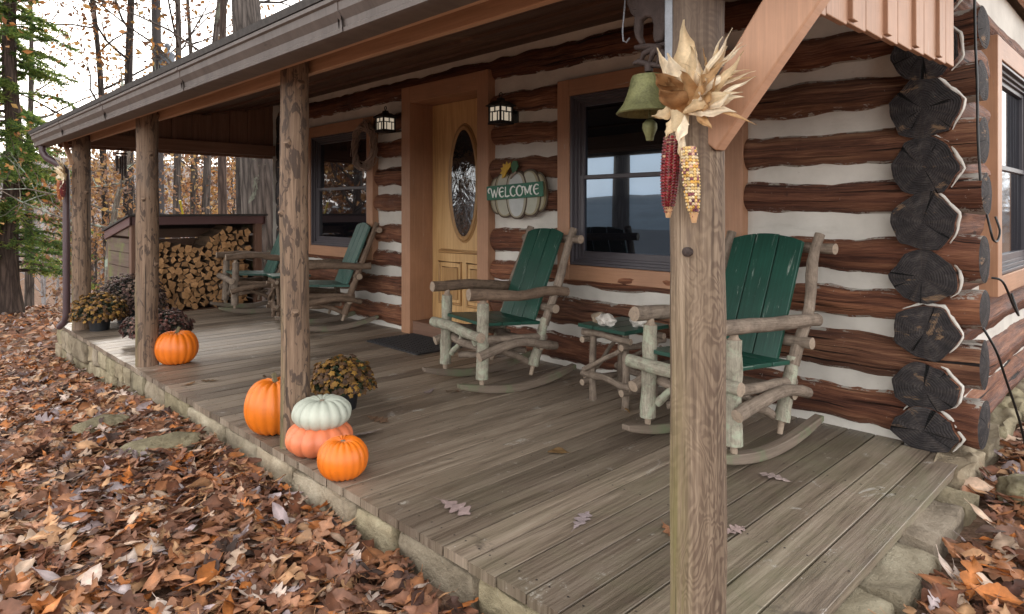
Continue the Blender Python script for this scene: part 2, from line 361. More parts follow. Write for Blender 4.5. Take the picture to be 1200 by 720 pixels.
M['glass']=m_glass('window_glass',.22,(.30,.42,.57,1)); M['glassL']=m_glass('dim_window_glass',.22,(.6,.6,.62,1)); M['dglass']=m_glass('bevelled_door_glass',.24,(.75,.82,.9,1),.10,.03)
M['black']=plain('black_iron_and_backing',(.012,.011,.011,1),.45,.3); M['frost']=plain('frosted_lantern_glass',(.80,.74,.62,1),.35,.08); _b=M['frost'].node_tree.nodes['Principled BSDF']; _b.inputs['Emission Color'].default_value=(1,.86,.66,1); _b.inputs['Emission Strength'].default_value=.16
M['green']=m_paint('green_painted_plank',(.011,.056,.038,1),.36,.9)
M['green_old']=m_paint('faded_green_plank',(.045,.105,.085,1),.5,1.2)
M['twig_dark']=m_twig('dark_bark_branch',(.06,.04,.028,1)[:3],(.24,.165,.115))
M['twig']=m_twig('peeled_grey_branch',(.065,.046,.034),(.31,.245,.19))
M['lichen']=m_twig('lichen_covered_branch',(.11,.092,.066),(.42,.385,.305),(.36,.41,.30,1))
M['cut']=plain('sawn_branch_end',(.30,.23,.17,1),.8,.35,60)
M['rocker']=wood('grey_rocker_wood',[(.3,(.10,.075,.055)),(.6,(.22,.17,.13)),(.8,(.30,.245,.19))],50,3,.6,blotch=(.14,.16,.09,1),blotch_sc=4)
M['stone']=m_stone()
M['soil']=plain('leaf_mould_soil',(.085,.05,.032,1),.95,.5,9)
M['leaf']=m_vc('dry_fallen_leaf',.62,40,.3,.25,.12)
M['crown']=m_vc('autumn_leaf',.7,3,.25,0,.25); M['needle']=m_vc('green_needle',.6,3,.3,0,.6)
M['bark']=m_bark('grey_furrowed_bark',(.025,.021,.019),(.145,.122,.108),1.0,((.22,.25,.19,1),2.2,.58))
M['bark_dark']=m_bark('dark_wet_bark',(.018,.016,.016),(.085,.07,.063),1.4)
M['bark_pine']=m_bark('brown_pine_bark',(.028,.02,.017),(.12,.085,.07),1.2)
M['bark_lichen']=m_bark('lichen_bark',(.07,.06,.05),(.26,.22,.18),2.0,((.36,.44,.36,1),3.0,.5))
M['pole']=wood('creosoted_pole',[(.3,(.035,.032,.034)),(.7,(.095,.088,.09))],40,1.2,.8)
M['pot']=plain('black_plastic_pot',(.014,.015,.018,1),.45,.2); M['mum']=m_vc('mum_foliage',.6,20,.3,0,.1); M['petal']=m_vc('mum_petal',.65,30,.25,0,.15)
M['iron']=plain('rusty_cast_iron',(.06,.042,.037,1),.65,.45,30,.4,.3,.5)
M['steel']=plain('galvanised_steel',(.20,.21,.23,1),.45,.25,20,.5,.5)
M['husk']=m_vc('dry_corn_husk',.6,60,.25,.4,.2); M['kernel']=m_vc('corn_kernel',.28,90,.2,.1)
M['vine']=wood('grapevine',[(.3,(.13,.09,.068)),(.7,(.40,.29,.225))],90,8,.8)
M['rubber']=plain('dark_rubber_mat',(.022,.022,.024,1),.6,.4,60,.4); M['cable']=plain('black_cable',(.008,.008,.008,1),.4,.2)

# ------------------------------------------------------------------ world and light
def world():
    w=bpy.data.worlds.new('World'); S.world=w; w.use_nodes=True; t=w.node_tree; bg=t.nodes['Background']
    sky=t.nodes.new('ShaderNodeTexSky'); sky.sky_type='NISHITA'; sky.sun_disc=False; sky.sun_elevation=R_(SUN_EL); sky.sun_rotation=R_(SUN_ROT); sky.dust_density=3; sky.air_density=1.0
    tc=t.nodes.new('ShaderNodeTexCoord'); mp=t.nodes.new('ShaderNodeMapping'); mp.inputs['Scale'].default_value=(1,1,3.2)
    t.links.new(tc.outputs['Generated'],mp.inputs[0])
    n=t.nodes.new('ShaderNodeTexNoise'); n.inputs['Scale'].default_value=1.7; n.inputs['Detail'].default_value=6; n.inputs['Roughness'].default_value=.6
    t.links.new(mp.outputs[0],n.inputs[0])
    r=t.nodes.new('ShaderNodeValToRGB'); r.color_ramp.elements[0].position=.34; r.color_ramp.elements[1].position=.62
    r.color_ramp.elements[0].color=(.58,.58,.58,1); r.color_ramp.elements[1].color=(1,1,1,1); t.links.new(n.outputs['Fac'],r.inputs[0])
    mx=t.nodes.new('ShaderNodeMix'); mx.data_type='RGBA'; mx.inputs[7].default_value=CLOUD
    t.links.new(r.outputs[0],mx.inputs[0]); t.links.new(sky.outputs[0],mx.inputs[6])
    # the cloud deck is brighter low down than overhead
    sx=t.nodes.new('ShaderNodeSeparateXYZ'); t.links.new(tc.outputs['Generated'],sx.inputs[0])
    mr=t.nodes.new('ShaderNodeMapRange'); mr.inputs[1].default_value=0; mr.inputs[2].default_value=.75; mr.inputs[3].default_value=1.55; mr.inputs[4].default_value=.75; t.links.new(sx.outputs[2],mr.inputs[0])
    mu=t.nodes.new('ShaderNodeVectorMath'); mu.operation='SCALE'; t.links.new(mx.outputs[2],mu.inputs[0]); t.links.new(mr.outputs[0],mu.inputs['Scale'])
    t.links.new(mu.outputs[0],bg.inputs[0]); bg.inputs[1].default_value=SKY
    L=bpy.data.lights.new('sun','SUN'); L.energy=SUN; L.angle=R_(SUN_ANG); L.color=(1,.94,.86)
    o=bpy.data.objects.new('sun',L); COL.objects.link(o)
    d=Vector((math.sin(R_(SUN_ROT))*math.cos(R_(SUN_EL)), math.cos(R_(SUN_ROT))*math.cos(R_(SUN_EL)), math.sin(R_(SUN_EL))))
    o.rotation_euler=d.to_track_quat('Z','Y').to_euler()
SUN_EL=34; SUN_ROT=-80; SUN=2.2; SUN_ANG=10; SKY=.12; CLOUD=(11.5,11.25,10.95,1)
world()
vs=S.view_settings; vs.view_transform='Standard'; vs.look='None'; vs.gamma=1; vs.use_curve_mapping=False; vs.exposure=1.13
cam=bpy.data.cameras.new('camera'); co=bpy.data.objects.new('camera',cam); COL.objects.link(co)
cam.sensor_width=36; cam.lens=36*777/1200; cam.shift_y=-113/1200; cam.clip_end=12000; cam.clip_start=.05
co.location=(0,0,EYE); co.rotation_euler=(PI/2,0,YAW); S.camera=co
S.cycles.use_denoising=True; S.cycles.max_bounces=8; S.cycles.diffuse_bounces=5

# ------------------------------------------------------------------ terrain
DX0,DX1,DY0,DY1=-8.28,-.763,1.482,3.90        # porch floor
def gz(x,y):
    z=-.158
    if x<-4.5: z-=.068*(-4.5-max(x,-18))
    if x<-18: z-=.30*smooth(-18,-26,x)*8*.5+ .26*max(0,(-22-max(x,-40)))
    if x<-48: z+=.155*(-48-max(x,-190))
    if y<-1.0: z-=.04*(-1-max(y,-12))
    if y<-8: z-=.48*(-8-max(y,-75))
    if y<-75: z-=.05*(-75-max(y,-800))
    if y>6: z-=.015*(min(y,40)-6)
    if -1<x: z+=.045*smooth(-.9,-.6,x)*smooth(.2,1.2,y)
    if x>0: z-=.03*min(x,30)
    z+=.035*nz(x*.55,y*.55,2.1)+.9*nz(x*.05,y*.05,7)*smooth(14,40,math.hypot(x,y))
    return z
def axis_pts(lo,hi,fine0,fine1,step):
    a=[fine0+i*step for i in range(int((fine1-fine0)/step)+1)]
    s=step;x=a[-1]
    while x<hi: s*=1.22;x+=s;a.append(min(x,hi))
    s=step;x=a[0]
    while x>lo: s*=1.22;x-=s;a.insert(0,max(x,lo))
    return a
def ground():
    xs=axis_pts(-3500,3500,-15,3,.25); ys=axis_pts(-3500,3500,-4,9,.25)
    m=MB(); V=[(x,y,gz(x,y)) for x in xs for y in ys]; n=len(ys)
    F=[(i*n+j,(i+1)*n+j,(i+1)*n+j+1,i*n+j+1) for i in range(len(xs)-1) for j in range(n-1)]
    m.add(V,F); o=m.build('ground',M['forest_floor'],smooth=180); tag(o,'leaf covered ground falling away from the porch to the woods','ground',kind='structure')
def m_floor():
    t=NT('forest_floor'); o=t.coord('Object'); a=t.noise(o,1.6,6,.7); b=t.noise(o,22,5,.75); c=t.noise(o,.06,5,.6)
    col=t.ramp(b,[(.3,(.055,.034,.024)),(.48,(.17,.10,.066)),(.6,(.27,.175,.125)),(.75,(.36,.27,.22))])
    col=t.mix(t.val(a,.56,.7,0,.45),col,(.10,.10,.05,1))
    ln=t.n('ShaderNodeVectorMath',operation='LENGTH'); tc=t.n('ShaderNodeTexCoord'); t.l(tc.outputs['Object'],ln.inputs[0])
    wd=t.ramp(t.noise(o,.03,8,.75),[(.3,(.025,.025,.028)),(.7,(.085,.078,.075))]); col=t.mix(t.val(ln.outputs['Value'],110,190,0,1),col,wd)
    return t.out(col,.95,b,.7,.03,.2)
M['forest_floor']=m_floor()
ground()
def hills():
    m=MB()
    for (dist,base,h,sd) in ((1500,-75,62,3),(2300,-80,150,8)):
        n=90
        V=[];F=[]
        for i in range(n+1):
            x=-4500+9000*i/n; rr=h*(.62+.5*nz(x*.0009+sd,sd)+.16*nz(x*.004,sd))
            for j in range(5):
                q=j/4; V.append((x,-dist-900*q,base+(rr-base)*math.sin(q*PI/2)+ (6*nz(x*.01,q*5,sd) if j else 0)))
        for i in range(n):
            for j in range(4): F.append((i*5+j,i*5+j+1,(i+1)*5+j+1,(i+1)*5+j))
        m.add(V,F)
    tag(m.build('hills',plain('haze_blue_wooded_hill',(.10,.115,.125,1),.95,.3,.01),smooth=180),'low wooded hills across the valley','hills',kind='structure')  # blue grey of the distant air is put into the hill colour
hills()

# ------------------------------------------------------------------ log cabin
WY=3.90; XL=-8.30; XR=-.928               # front chinking line, left end, axis of the right wall
cabin=thing('log_cabin','log cabin with white chinking, tan trim and a long covered porch','cabin')
OPEN=[(-7.447,-5.978,.68,2.19,'w'),(-5.443,-4.172,0,2.40,'d'),(-3.395,-1.895,.68,2.19,'w')]
rows=[(.145,.122),(.432,.130),(.708,.100),(.962,.118),(1.28,.108),(1.545,.114),(1.832,.108),(2.105,.112),(2.405,.122)]
def add_log(x0,x1,z,rz,ry=.125,y=3.945,seed=0,round0=True,round1=True,axis='x'):
    n=max(6,int((x1-x0)/.05)); pts=[];rad=[]; e=(0,.006,.016,.03,.048)
    ts=[(x0+q) for q in e]+[lerp(x0+.07,x1-.07,i/n) for i in range(n+1)]+[(x1-q) for q in e[::-1]]
    for a in ts:
        f=1.0
        d0=(a-x0); d1=(x1-a)
        if round0: f*=math.sqrt(max(.0,1-(max(0,1-d0/.05))**2))*.30+.70
        if round1: f*=math.sqrt(max(.0,1-(max(0,1-d1/.05))**2))*.30+.70
        wob=.014*nz(a*1.3,seed,1); zz=z+.02*nz(a*1.1,seed,5)+.010*nz(a*5,seed,2)
        r=rz*f*(1+.15*nz(a*1.6,seed,9)+.10*nz(a*6,seed,4)+.05*nz(a*17,seed,3))
        pts.append((a,y+wob,zz) if axis=='x' else (y+wob,a,zz)); rad.append(r)
    return pts,rad
def build_log(pts,rad,seed,sc,ends=True):
    m=MB(); m.tube(pts,rad,n=26,mat=0,cap=1 if ends else 0,sc=sc,jit=.045,fr=7,seed=seed,up=(0,0,1),dome=.10)
    return m.build('wall_log',[M['log'],M['logend']],cabin,smooth=55)
sd=0
for i,(z,rz) in enumerate(rows):
    rz*=.94
    cuts=sorted([(a,b) for a,b,lo,hi,k in OPEN if (z>lo-.02 and z<hi-.03 and not(k=='w' and i==2))])
    x=XL; segs=[]
    for a,b in cuts: segs.append((x,a-.008)); x=b-.03
    segs.append((x,-.705+.02*nz(i*3.1,2)))
    for (a,b) in segs:
        sd+=1
        p,r=add_log(a,b,z+.012*nz(i*5.5,1) if a!=XL else z,rz,seed=sd,round0=a!=XL,round1=b<-.9)
        build_log(p,r,sd,(1,1.18*.105/rz))
# crossing logs of the right and left walls, ends facing the porch
srows=[(0.095, 0.098, 0.145), (0.314, 0.116, 0.139), (0.594, 0.135, 0.147), (0.866, 0.126, 0.145), (1.14, 0.135, 0.143), (1.418, 0.139, 0.147), (1.708, 0.147, 0.155), (1.993, 0.141, 0.147), (2.272, 0.135, 0.14)]
chk=MB(); KT=(0,.5,1,.2,.9,0,.7)
for side,xc in ((1,XR),(-1,-8.12)):
    for i,(z,rz,rx) in enumerate(srows):
        sd+=1
        spans=[(3.795+.022*nz(i*2.3,side),4.58),(6.2,9.2)] if (.7<z<2.15 and side==1) else [(3.795+.022*nz(i*2.3,side),9.2)]
        for k,(a,b) in enumerate(spans):
            sx=xc+.018*nz(i*1.7,4+side)
            n=max(6,int((b-a)/.08)); pts=[];rad=[]
            for j in range(n+1):
                t=j/n; yy=lerp(a,b,t); f=1
                if k==0 and len(spans)>1: f=math.sqrt(max(0,1-(max(0,1-(b-yy)/.09))**2))*.5+.5
                if k==1: f=math.sqrt(max(0,1-(max(0,1-(yy-a)/.09))**2))*.5+.5
                pts.append((sx+.01*nz(yy*1.2,sd),yy,z+.012*nz(yy,sd,3))); rad.append(rz*f*(1+.07*nz(yy*1.5,sd,7)))
            ph=rnd.uniform(-.4,.4); e1=rnd.uniform(.0,.07);e2=rnd.uniform(-.03,.05)
            shp=lambda th,ph=ph,e1=e1,e2=e2: 1+(.13*KT[(i*5+2)%7]*max(0,math.cos(th))**4-.05*KT[(i*3)%7]*abs(math.sin(2*th))*(math.cos(th)>0))+e1*math.cos(2*th+ph*.3)*.6+e1*.5*math.cos(4*th+ph)+e2*math.cos(3*th+ph*3)+.012*math.sin(9*th+ph*9)
            nf=rnd.choice((5,6,6,7)); fo=rnd.random()*TAU
            shp0=shp; shp=lambda th,shp0=shp0,nf=nf,fo=fo: shp0(th)*lerp(1,1.12*math.cos(PI/nf)/math.cos(((th+fo+.12*math.sin(2*th+fo))%(TAU/nf))-PI/nf),.62)
            m=MB(); m.tube(pts,rad,n=44,cap=1,sc=(1,rx/rz),jit=.03,fr=6,seed=sd,up=(0,0,1),shape=shp,dome=.06)
            m.build('wall_log',[M['crosslog'],M['logend']],cabin,smooth=50)
            if k==0:      # bead of mortar round the end where it meets the crossing log
                P=[]
                for q in range(23):
                    th=-.75+3.1*q/22
                    s_=shp(th)*1.0
                    P.append((sx+math.sin(th)*(rx*s_+.008), a+.03+.012*nz(q*.6,sd), z+math.cos(th)*(rz*s_+.008)))
                if side==1: chk.tube(P,[(.0090+.006*nz(q*.7,sd,2))*math.sin(PI*(q+.6)/23.2)**.5 for q in range(23)],n=8,jit=.25,fr=16,seed=sd)
def chink_rect(x0,x1,z0,z1,y,axis=1,sgn=1):
    nu=max(2,int((x1-x0)/.05)); nv=max(2,int((z1-z0)/.04))
    def fn(u,v):
        a=lerp(x0,x1,u); z=lerp(z0,z1,v); d=.011*nz(a*2.2,z*6,3)+.004*nz(a*14,z*16,1)
        return (a,y+d,z) if axis==1 else (y+d,a,z)
    chk.grid(fn,nu,nv)
ed=[XL+.1]; 
for a,b,lo,hi,k in OPEN:
    chink_rect(ed[-1],a+.06,-.04,2.62,WY-.018); 
    if lo>0: chink_rect(a+.06,b-.06,-.04,lo+.06,WY-.018)
    chink_rect(a+.06,b-.06,hi-.06,2.62,WY-.018); ed.append(b-.06)
chink_rect(ed[-1],XR-.02,-.04,2.62,WY-.018)
# right wall mortar, with the window left open
for (a,b,lo,hi) in ((3.99,4.68,-.12,2.6),(4.68,6.06,-.12,.76),(4.68,6.06,2.14,2.6),(6.06,9.2,-.12,2.6)): chink_rect(a,b,lo,hi,XR+.075,axis=0)
chink_rect(3.75,9.2,-.9,2.6,-8.20,axis=0)
chk.build('chinking',M['chink'],cabin,smooth=60)
b=MB(); b.box((-4.5,9.2,.85),(7.4,.2,3.6)); b.box((-4.5,6.6,2.72),(7.3,5.0,.05)); b.build('back_wall',M['log'],cabin)
# room floor; black sheets behind the glass stand in for dark rooms
b=MB(); b.box((-4.5,6.0,-.06),(7.2,4.1,.05)); b.build('room_floor',M['brown'],cabin)

# windows
def window(a,b,lo,hi,glass,y=0,axis=1,sg=1):
    """casing, frame, two sashes and panes; local x along the wall, local -y outwards"""
    cw=.118; root=MB()
    W=b-a; H=hi-lo
    def bx(m,x0,x1,z0,z1,y0,y1): m.box(((x0+x1)/2,(y0+y1)/2,(z0+z1)/2),(x1-x0,y1-y0,z1-z0))
    bx(root,0,cw,0,H,-.085,.06); bx(root,W-cw,W,0,H,-.085,.06); bx(root,cw,W-cw,H-cw*1.05,H,-.083,.06); bx(root,cw,W-cw,0,cw*.95,-.083,.06)
    w=root.build('window',M['casing'],cabin,bevel=.004)
    f=MB(); a0,a1,z0,z1=cw+.002,W-cw-.002,cw*.95+.002,H-cw*1.05-.002
    for (t,y0,y1) in ((.020,-.075,.03),(.040,-.05,.03),(.058,-.03,.03)):
        bx(f,a0,a0+t,z0,z1,y0,y1-t*.1); bx(f,a1-t,a1,z0,z1,y0,y1-t*.1)
        bx(f,a0+t,a1-t,z1-t*.9,z1,y0+.001,y1-t*.1); bx(f,a0+t,a1-t,z0,z0+t*(1.0),y0+.001,y1-t*.1)
    f.build('frame',M['frame'],w,bevel=.003)
    zm=(z0+z1)/2+.02
    for nm,za,zb,yo in (('upper_sash',zm-.017,z1-.05,.0),('lower_sash',z0+.056,zm+.017,.028 if False else -.012)):
        s=MB(); st=.036; xa,xb=a0+.054,a1-.054
        bx(s,xa,xa+st,za,zb,yo-.012,yo+.03); bx(s,xb-st,xb,za,zb,yo-.012,yo+.03)
        bx(s,xa+st,xb-st,zb-st*.85,zb,yo-.011,yo+.03); bx(s,xa+st,xb-st,za,za+st*(.85 if nm[0]=='u' else 1.3),yo-.011,yo+.03)
        so=s.build(nm,M['frame'],w,bevel=.003)
        g=MB(); bx(g,xa+st-.004,xb-st+.004,za+st*.8,zb-st*.8,yo+.008,yo+.016); g.build('pane',glass,so,smooth=0)
    bk=MB(); bx(bk,a0,a1,z0,z1,.055,.06); bk.build('dark_room_sheet',M['black'],w)  # black sheet added for the darkness of the room behind
    return w
for (a,b_,lo,hi,k) in OPEN:
    if k=='w':
        w=window(a,b_,lo,hi,M['glass'] if a>-4 else M['glassL']); w.location=(a,WY-.005,lo)
w=window(0,1.52,0,1.50,M['glass']); w.location=(XR+.082,4.62,.705); w.rotation_euler=(0,0,PI/2)

# door with its casing, jambs and threshold
dr=MB(); x0,x1,H=-5.443,-4.172,2.405; cw=.142
def bx(m,x0,x1,z0,z1,y0,y1): m.box(((x0+x1)/2,(y0+y1)/2,(z0+z1)/2),(x1-x0,y1-y0,z1-z0))
bx(dr,x0,x0+cw,0.0,H,3.80,3.96); bx(dr,x1-cw,x1,0.0,H,3.80,3.96); bx(dr,x0+cw,x1-cw,H-cw*1.1,H,3.802,3.96)
bx(dr,x0+cw-.03,x0+cw,0.002,H-.1,3.96,4.14); bx(dr,x1-cw,x1-cw+.03,.002,H-.1,3.96,4.14); bx(dr,x0+cw,x1-cw,H-cw*1.1,H-.06,3.96,4.14)
dr.build('door_frame',M['casing'],cabin,bevel=.004)
th=MB(); bx(th,x0+cw+.002,x1-cw-.002,.0,.125,3.83,4.13); th.build('threshold',M['brown'],cabin,bevel=.006)
dl,drr=x0+cw+.004,x1-cw-.004; dz0,dz1=.128,H-cw*1.1-.004; yd=4.075; cx=(dl+drr)/2
door=MB(); bx(door,dl,drr,dz0,dz1,yd,yd+.045); door=door.build('door',M['oak'],cabin)
ml=MB()
def mould(pts,r=.011,y=yd,close=True):
    P=[(p[0],y-.002,p[1]) for p in pts]
    if close: P=P+[P[0],P[1]]
    ml.tube(P,r,n=8,caps=not close)
def ell(a,b,n=40,cz=1.46): return [(cx+a*math.cos(TAU*i/n),cz+b*math.sin(TAU*i/n)) for i in range(n)]
mould(ell(.205,.535),.020); mould(ell(.185,.512),.013); mould(ell(.228,.562),.008)
xa,xb=dl+.115,drr-.115
arch=[(xa,.80),(xb,.80),(xb,1.98)]
for i in range(15):
    t=i/14; arch.append((lerp(xb,xa,t),1.98+.10*max(0,math.sin(PI*min(1,max(0,(t-.12)/.76))))**.8))
arch.append((xa,1.98))
mould(arch,.017); mould([(cx+(q[0]-cx)*.93,1.40+(q[1]-1.40)*.965) for q in arch],.007)
for (pa,pb) in ((xa,cx-.045),(cx+.045,xb)):
    mould([(pa,.30),(pb,.30),(pb,.70),(pa,.70)],.015); mould([(pa+.05,.35),(pb-.05,.35),(pb-.05,.65),(pa+.05,.65)],.010)
    bx(ml,pa+.055,pb-.055,.355,.645,yd-.010,yd)
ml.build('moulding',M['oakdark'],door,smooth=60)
g=MB(); g.slab(ell(.18,.508),yd-.012,yd-.006,axis=1); g.build('oval_glass',M['dglass'],door,smooth=0)
hd=MB(); hd.tube([(drr-.06,yd,1.07),(drr-.06,yd-.05,1.07)],.012,n=10); hd.lathe([(0,-.028),(.018,-.024),(.028,0),(.018,.024),(0,.028)],14,(drr-.06,yd-.065,1.07)); hd.build('knob',M['black'],door)

# porch roof
def cz_(y): return 2.045+(y-1.40)*.2105
c=MB(); n=14; ya,yb=1.40,3.93
for i in range(n):
    y0=lerp(ya,yb,i/n)+.004; y1=lerp(ya,yb,(i+1)/n)-.004; 
    c.add([(-8.36,y0,cz_(y0)),(-.45,y0,cz_(y0)),(-.45,y1,cz_(y1)),(-8.36,y1,cz_(y1)),(-8.36,y0,cz_(y0)+.02),(-.45,y0,cz_(y0)+.02),(-.45,y1,cz_(y1)+.02),(-8.36,y1,cz_(y1)+.02)],
          [(0,3,2,1),(4,5,6,7),(0,1,5,4),(1,2,6,5),(2,3,7,6),(3,0,4,7)],
          [[(y0+i,-8.36),(y1+i,-8.36),(y1+i,-.45),(y0+i,-.45)]]+[[(0,0)]*4]*5)
for i in range(1,5):    # narrow battens across the ceiling joints
    y=lerp(ya,yb,i/5); c.box((-4.4,y,cz_(y)-.012),(7.9,.045,.022),Matrix.Rotation(math.atan(.2105),3,'X'))
c.build('porch_ceiling',M['ceil'],cabin,smooth=0)
r=MB()
r.slab([(1.232,1.992),(3.93,2.60),(6.6,4.35),(9.6,2.3),(9.6,2.39),(6.6,4.46),(3.90,2.69),(1.225,2.022)],-8.45,-.40,axis=0); r.build('roof',M['shingle'],cabin,smooth=0)
g=MB()
prof=[(1.372,1.985),(1.372,1.866),(1.295,1.866),(1.288,1.874),(1.283,1.905),(1.262,1.935),(1.254,1.958),(1.252,1.986),(1.244,1.992),(1.236,1.988),(1.236,1.972),(1.247,1.966),(1.249,1.935),(1.272,1.906),(1.275,1.882),(1.268,1.876),(1.270,1.862),(1.284,1.856),(1.380,1.858),(1.380,1.985)]
g.slab(prof,-8.40,-.42,axis=0)
g.slab([(1.252,1.985),(1.283,1.905),(1.30,1.866),(1.372,1.866),(1.372,1.985)],-8.398,-8.39,axis=0)
gut=g.build('gutter',M['gutter'],cabin,smooth=30)
for x in (-7.0,-5.55,-3.9,-2.2):
    b=MB(); b.slab([(p[0]-.004,p[1]-.001) for p in prof[5:17]]+[(1.268,1.93)],x-.012,x+.012,axis=0); b.build('gutter_joint',M['gutter'],gut,smooth=0)
f=MB(); f.box((-4.4,1.393,1.975),(7.95,.025,.15)); f.build('fascia',M['beam'],cabin,bevel=.003)
for y in (1.492,1.668):
    h=MB(); h.box((-4.44,y,1.985),(7.4,.036,.155)); h.build('header_beam',M['beam'],cabin,bevel=.004)
h=MB(); h.box((-8.17,2.6,1.955),(.09,2.3,.13)); h.build('end_beam',M['brown'],cabin,bevel=.004)
h=MB()
y=1.45
while y<3.7:
    zt=cz_(y+.02)+.0; h.box((-8.23,y+.11,(1.86+zt)/2),(.02,.216,zt-1.86)); y+=.22
h.slab([(1.45,1.87),(3.88,1.87),(3.88,cz_(3.88)+.02),(1.45,cz_(1.45)+.02)],-8.262,-8.245,axis=0); h.build('end_siding',M['brown'],cabin,bevel=.003)
# right gable siding: wide boards and battens, bottom cut on a slope
s=MB(); y=1.50; k=0
while y<3.50:
    w_=.17; zb=1.775+.052*(y-2.0); y2=min(y+w_,3.51)
    zt=cz_(y)+.015; s.box((-.752,(y+y2)/2,(zb+zt)/2),(.022,y2-y-.004,zt-zb))
    if k%2==0: s.box((-.735,y+.03,(zb+.008+zt)/2),(.018,.05,zt-zb-.008))
    y+=w_;k+=1
s.build('gable_siding',M['tan'],cabin,bevel=.003)
s=MB(); s.slab([(3.9,2.6),(9.2,2.6),(6.6,4.25)],-.80,-.77,axis=0); s.slab([(3.9,2.6),(9.2,2.6),(6.6,4.25)],-8.2,-8.17,axis=0); s.build('gable_wall',M['tan'],cabin,smooth=0)
s=MB(); s.box((-.66,4.06,2.36),(.34,.16,.12)); s.build('wall_plate',M['tan'],cabin,bevel=.006)
# knee brace of the right post
s=MB(); s.slab([(-.872,1.375),(-.84,1.352),(-.435,1.86),(-.435,2.05),(-.478,2.05),(-.872,1.49)],1.545,1.592,axis=1); s.build('knee_brace',M['tan'],cabin,bevel=.005)
s=MB(); s.slab([(-7.83,1.70),(-7.80,1.66),(-8.20,1.92),(-8.20,2.0)],1.47,1.51,axis=1); s.build('knee_brace',M['beam'],cabin,bevel=.004)
# posts
for i,(x,y,r,mt) in enumerate(((-.913,1.583,.0715,'gpost'),(-3.205,1.58,.0705,'post'),(-5.665,1.58,.079,'post'),(-7.86,1.585,.082,'post'))):
    m=MB(); pts=[];rad=[]
    for k in range(34):
        z=2.02*k/33; pts.append((.006*nz(z*1.1,i),.006*nz(z*1.2,i,4),z)); rad.append(r*(1.03-.05*z/2+.045*nz(z*2.2,i*3,1)+.03*nz(z*8,i,8)))
    m.tube(pts,rad,n=24,jit=.022 if i else .012,fr=5,seed=i+2.3)
    for kz,ka in ((1.45,-2.0),(.6,-1.4),(1.1,-2.6),(1.75,-1.0)):      # knots
        if i: m.tube([(math.cos(ka+i)*r*.7,math.sin(ka+i)*r*.7,kz+.1*i-.02),(math.cos(ka+i)*r*1.06,math.sin(ka+i)*r*1.06,kz+.1*i)],[.03,.018],n=10)
    p=m.build('porch_post',M[mt],cabin,smooth=60,loc=(x,y,0))
    if i==0:
        q=MB(); q.tube([(.012,-.06,1.094),(.012,-.0765,1.094)],.0125,n=12,dome=.3); q.build('bolt_head',M['iron'],p)
d=MB(); d.tube([(-8.19,1.31,1.87),(-8.19,1.31,1.80),(-8.16,1.34,1.74),(-8.04,1.44,1.66),(-7.99,1.475,1.60),(-7.985,1.48,1.5),(-7.985,1.48,.14),(-8.0,1.47,.07),(-8.08,1.44,.015)],.042,n=12,sc=(1,.8)); d.build('downspout',M['downs'],cabin,smooth=50)

# ------------------------------------------------------------------ porch floor
M['nail']=plain('dark_nail_head',(.025,.02,.018,1),.6,.3)
deck=thing('porch_deck','weathered grey brown board floor of the porch','porch floor')
m=MB(); x=DX1; k=0
while x>DX0:
    w_=.1385; xa=x-w_+.0085; ov=.012*nz(k*1.9,3); c_=rnd.random(); m.cc=(c_,rnd.random(),0,1); dz=.0015*nz(k*2.7,1)
    nseg=10; V=[];F=[];U=[]; o=rnd.random()*9
    y0=DY0+ov; y1=3.905 if xa<-1.05 else 3.80 
    P=[(xa,-.036),(xa,-.0015),(xa+.0015,0),(x-.0015,0),(x,-.0015),(x,-.036)]
    for j in range(nseg+1):
        t=j/nseg; y=lerp(y0,y1,t); b_=.0016*nz(y*1.3,k*2.1)
        V+=[(p[0],y,p[1]+b_+dz) for p in P]
    q=len(P)
    for j in range(nseg):
        for e in range(q):
            e2=(e+1)%q; F.append((j*q+e,j*q+e2,(j+1)*q+e2,(j+1)*q+e)); ya_,yb_=lerp(y0,y1,j/nseg)+o,lerp(y0,y1,(j+1)/nseg)+o
            ua,ub=P[e][0]+P[e][1]+o,P[e2][0]+P[e2][1]+o; U.append([(ua,ya_),(ub,ya_),(ub,yb_),(ua,yb_)])
    F.append(list(range(q))); U.append([(p[0]+o,p[1]) for p in P]); F.append([nseg*q+e for e in range(q)][::-1]); U.append([(0,0)]*q)
    m.add(V,F,U); x-=w_; k+=1
x=DX1; k=0
while x>DX0:
    for yy in (1.56,2.34,3.12,3.80):
        for fx in (.028,.105):
            px_,py_=x-fx+.004*nz(k*3.3,yy),yy+.008*nz(k*1.7,fx*30,yy)
            m.add([(px_+.0042*math.cos(TAU*q/7),py_+.0042*math.sin(TAU*q/7),.0026) for q in range(7)],[tuple(range(7))],None,1)
    x-=.1385; k+=1
m.build('deck_boards',[M['deck'],M['nail']],deck,smooth=30)
m=MB(); m.cc=(.3,.3,0,1); m.box((-4.5,1.70,-.10),(7.5,.03,.12)); m.box((-4.5,2.8,-.25),(7.4,2.1,.25)); m.build('joists',M['brown'],deck)

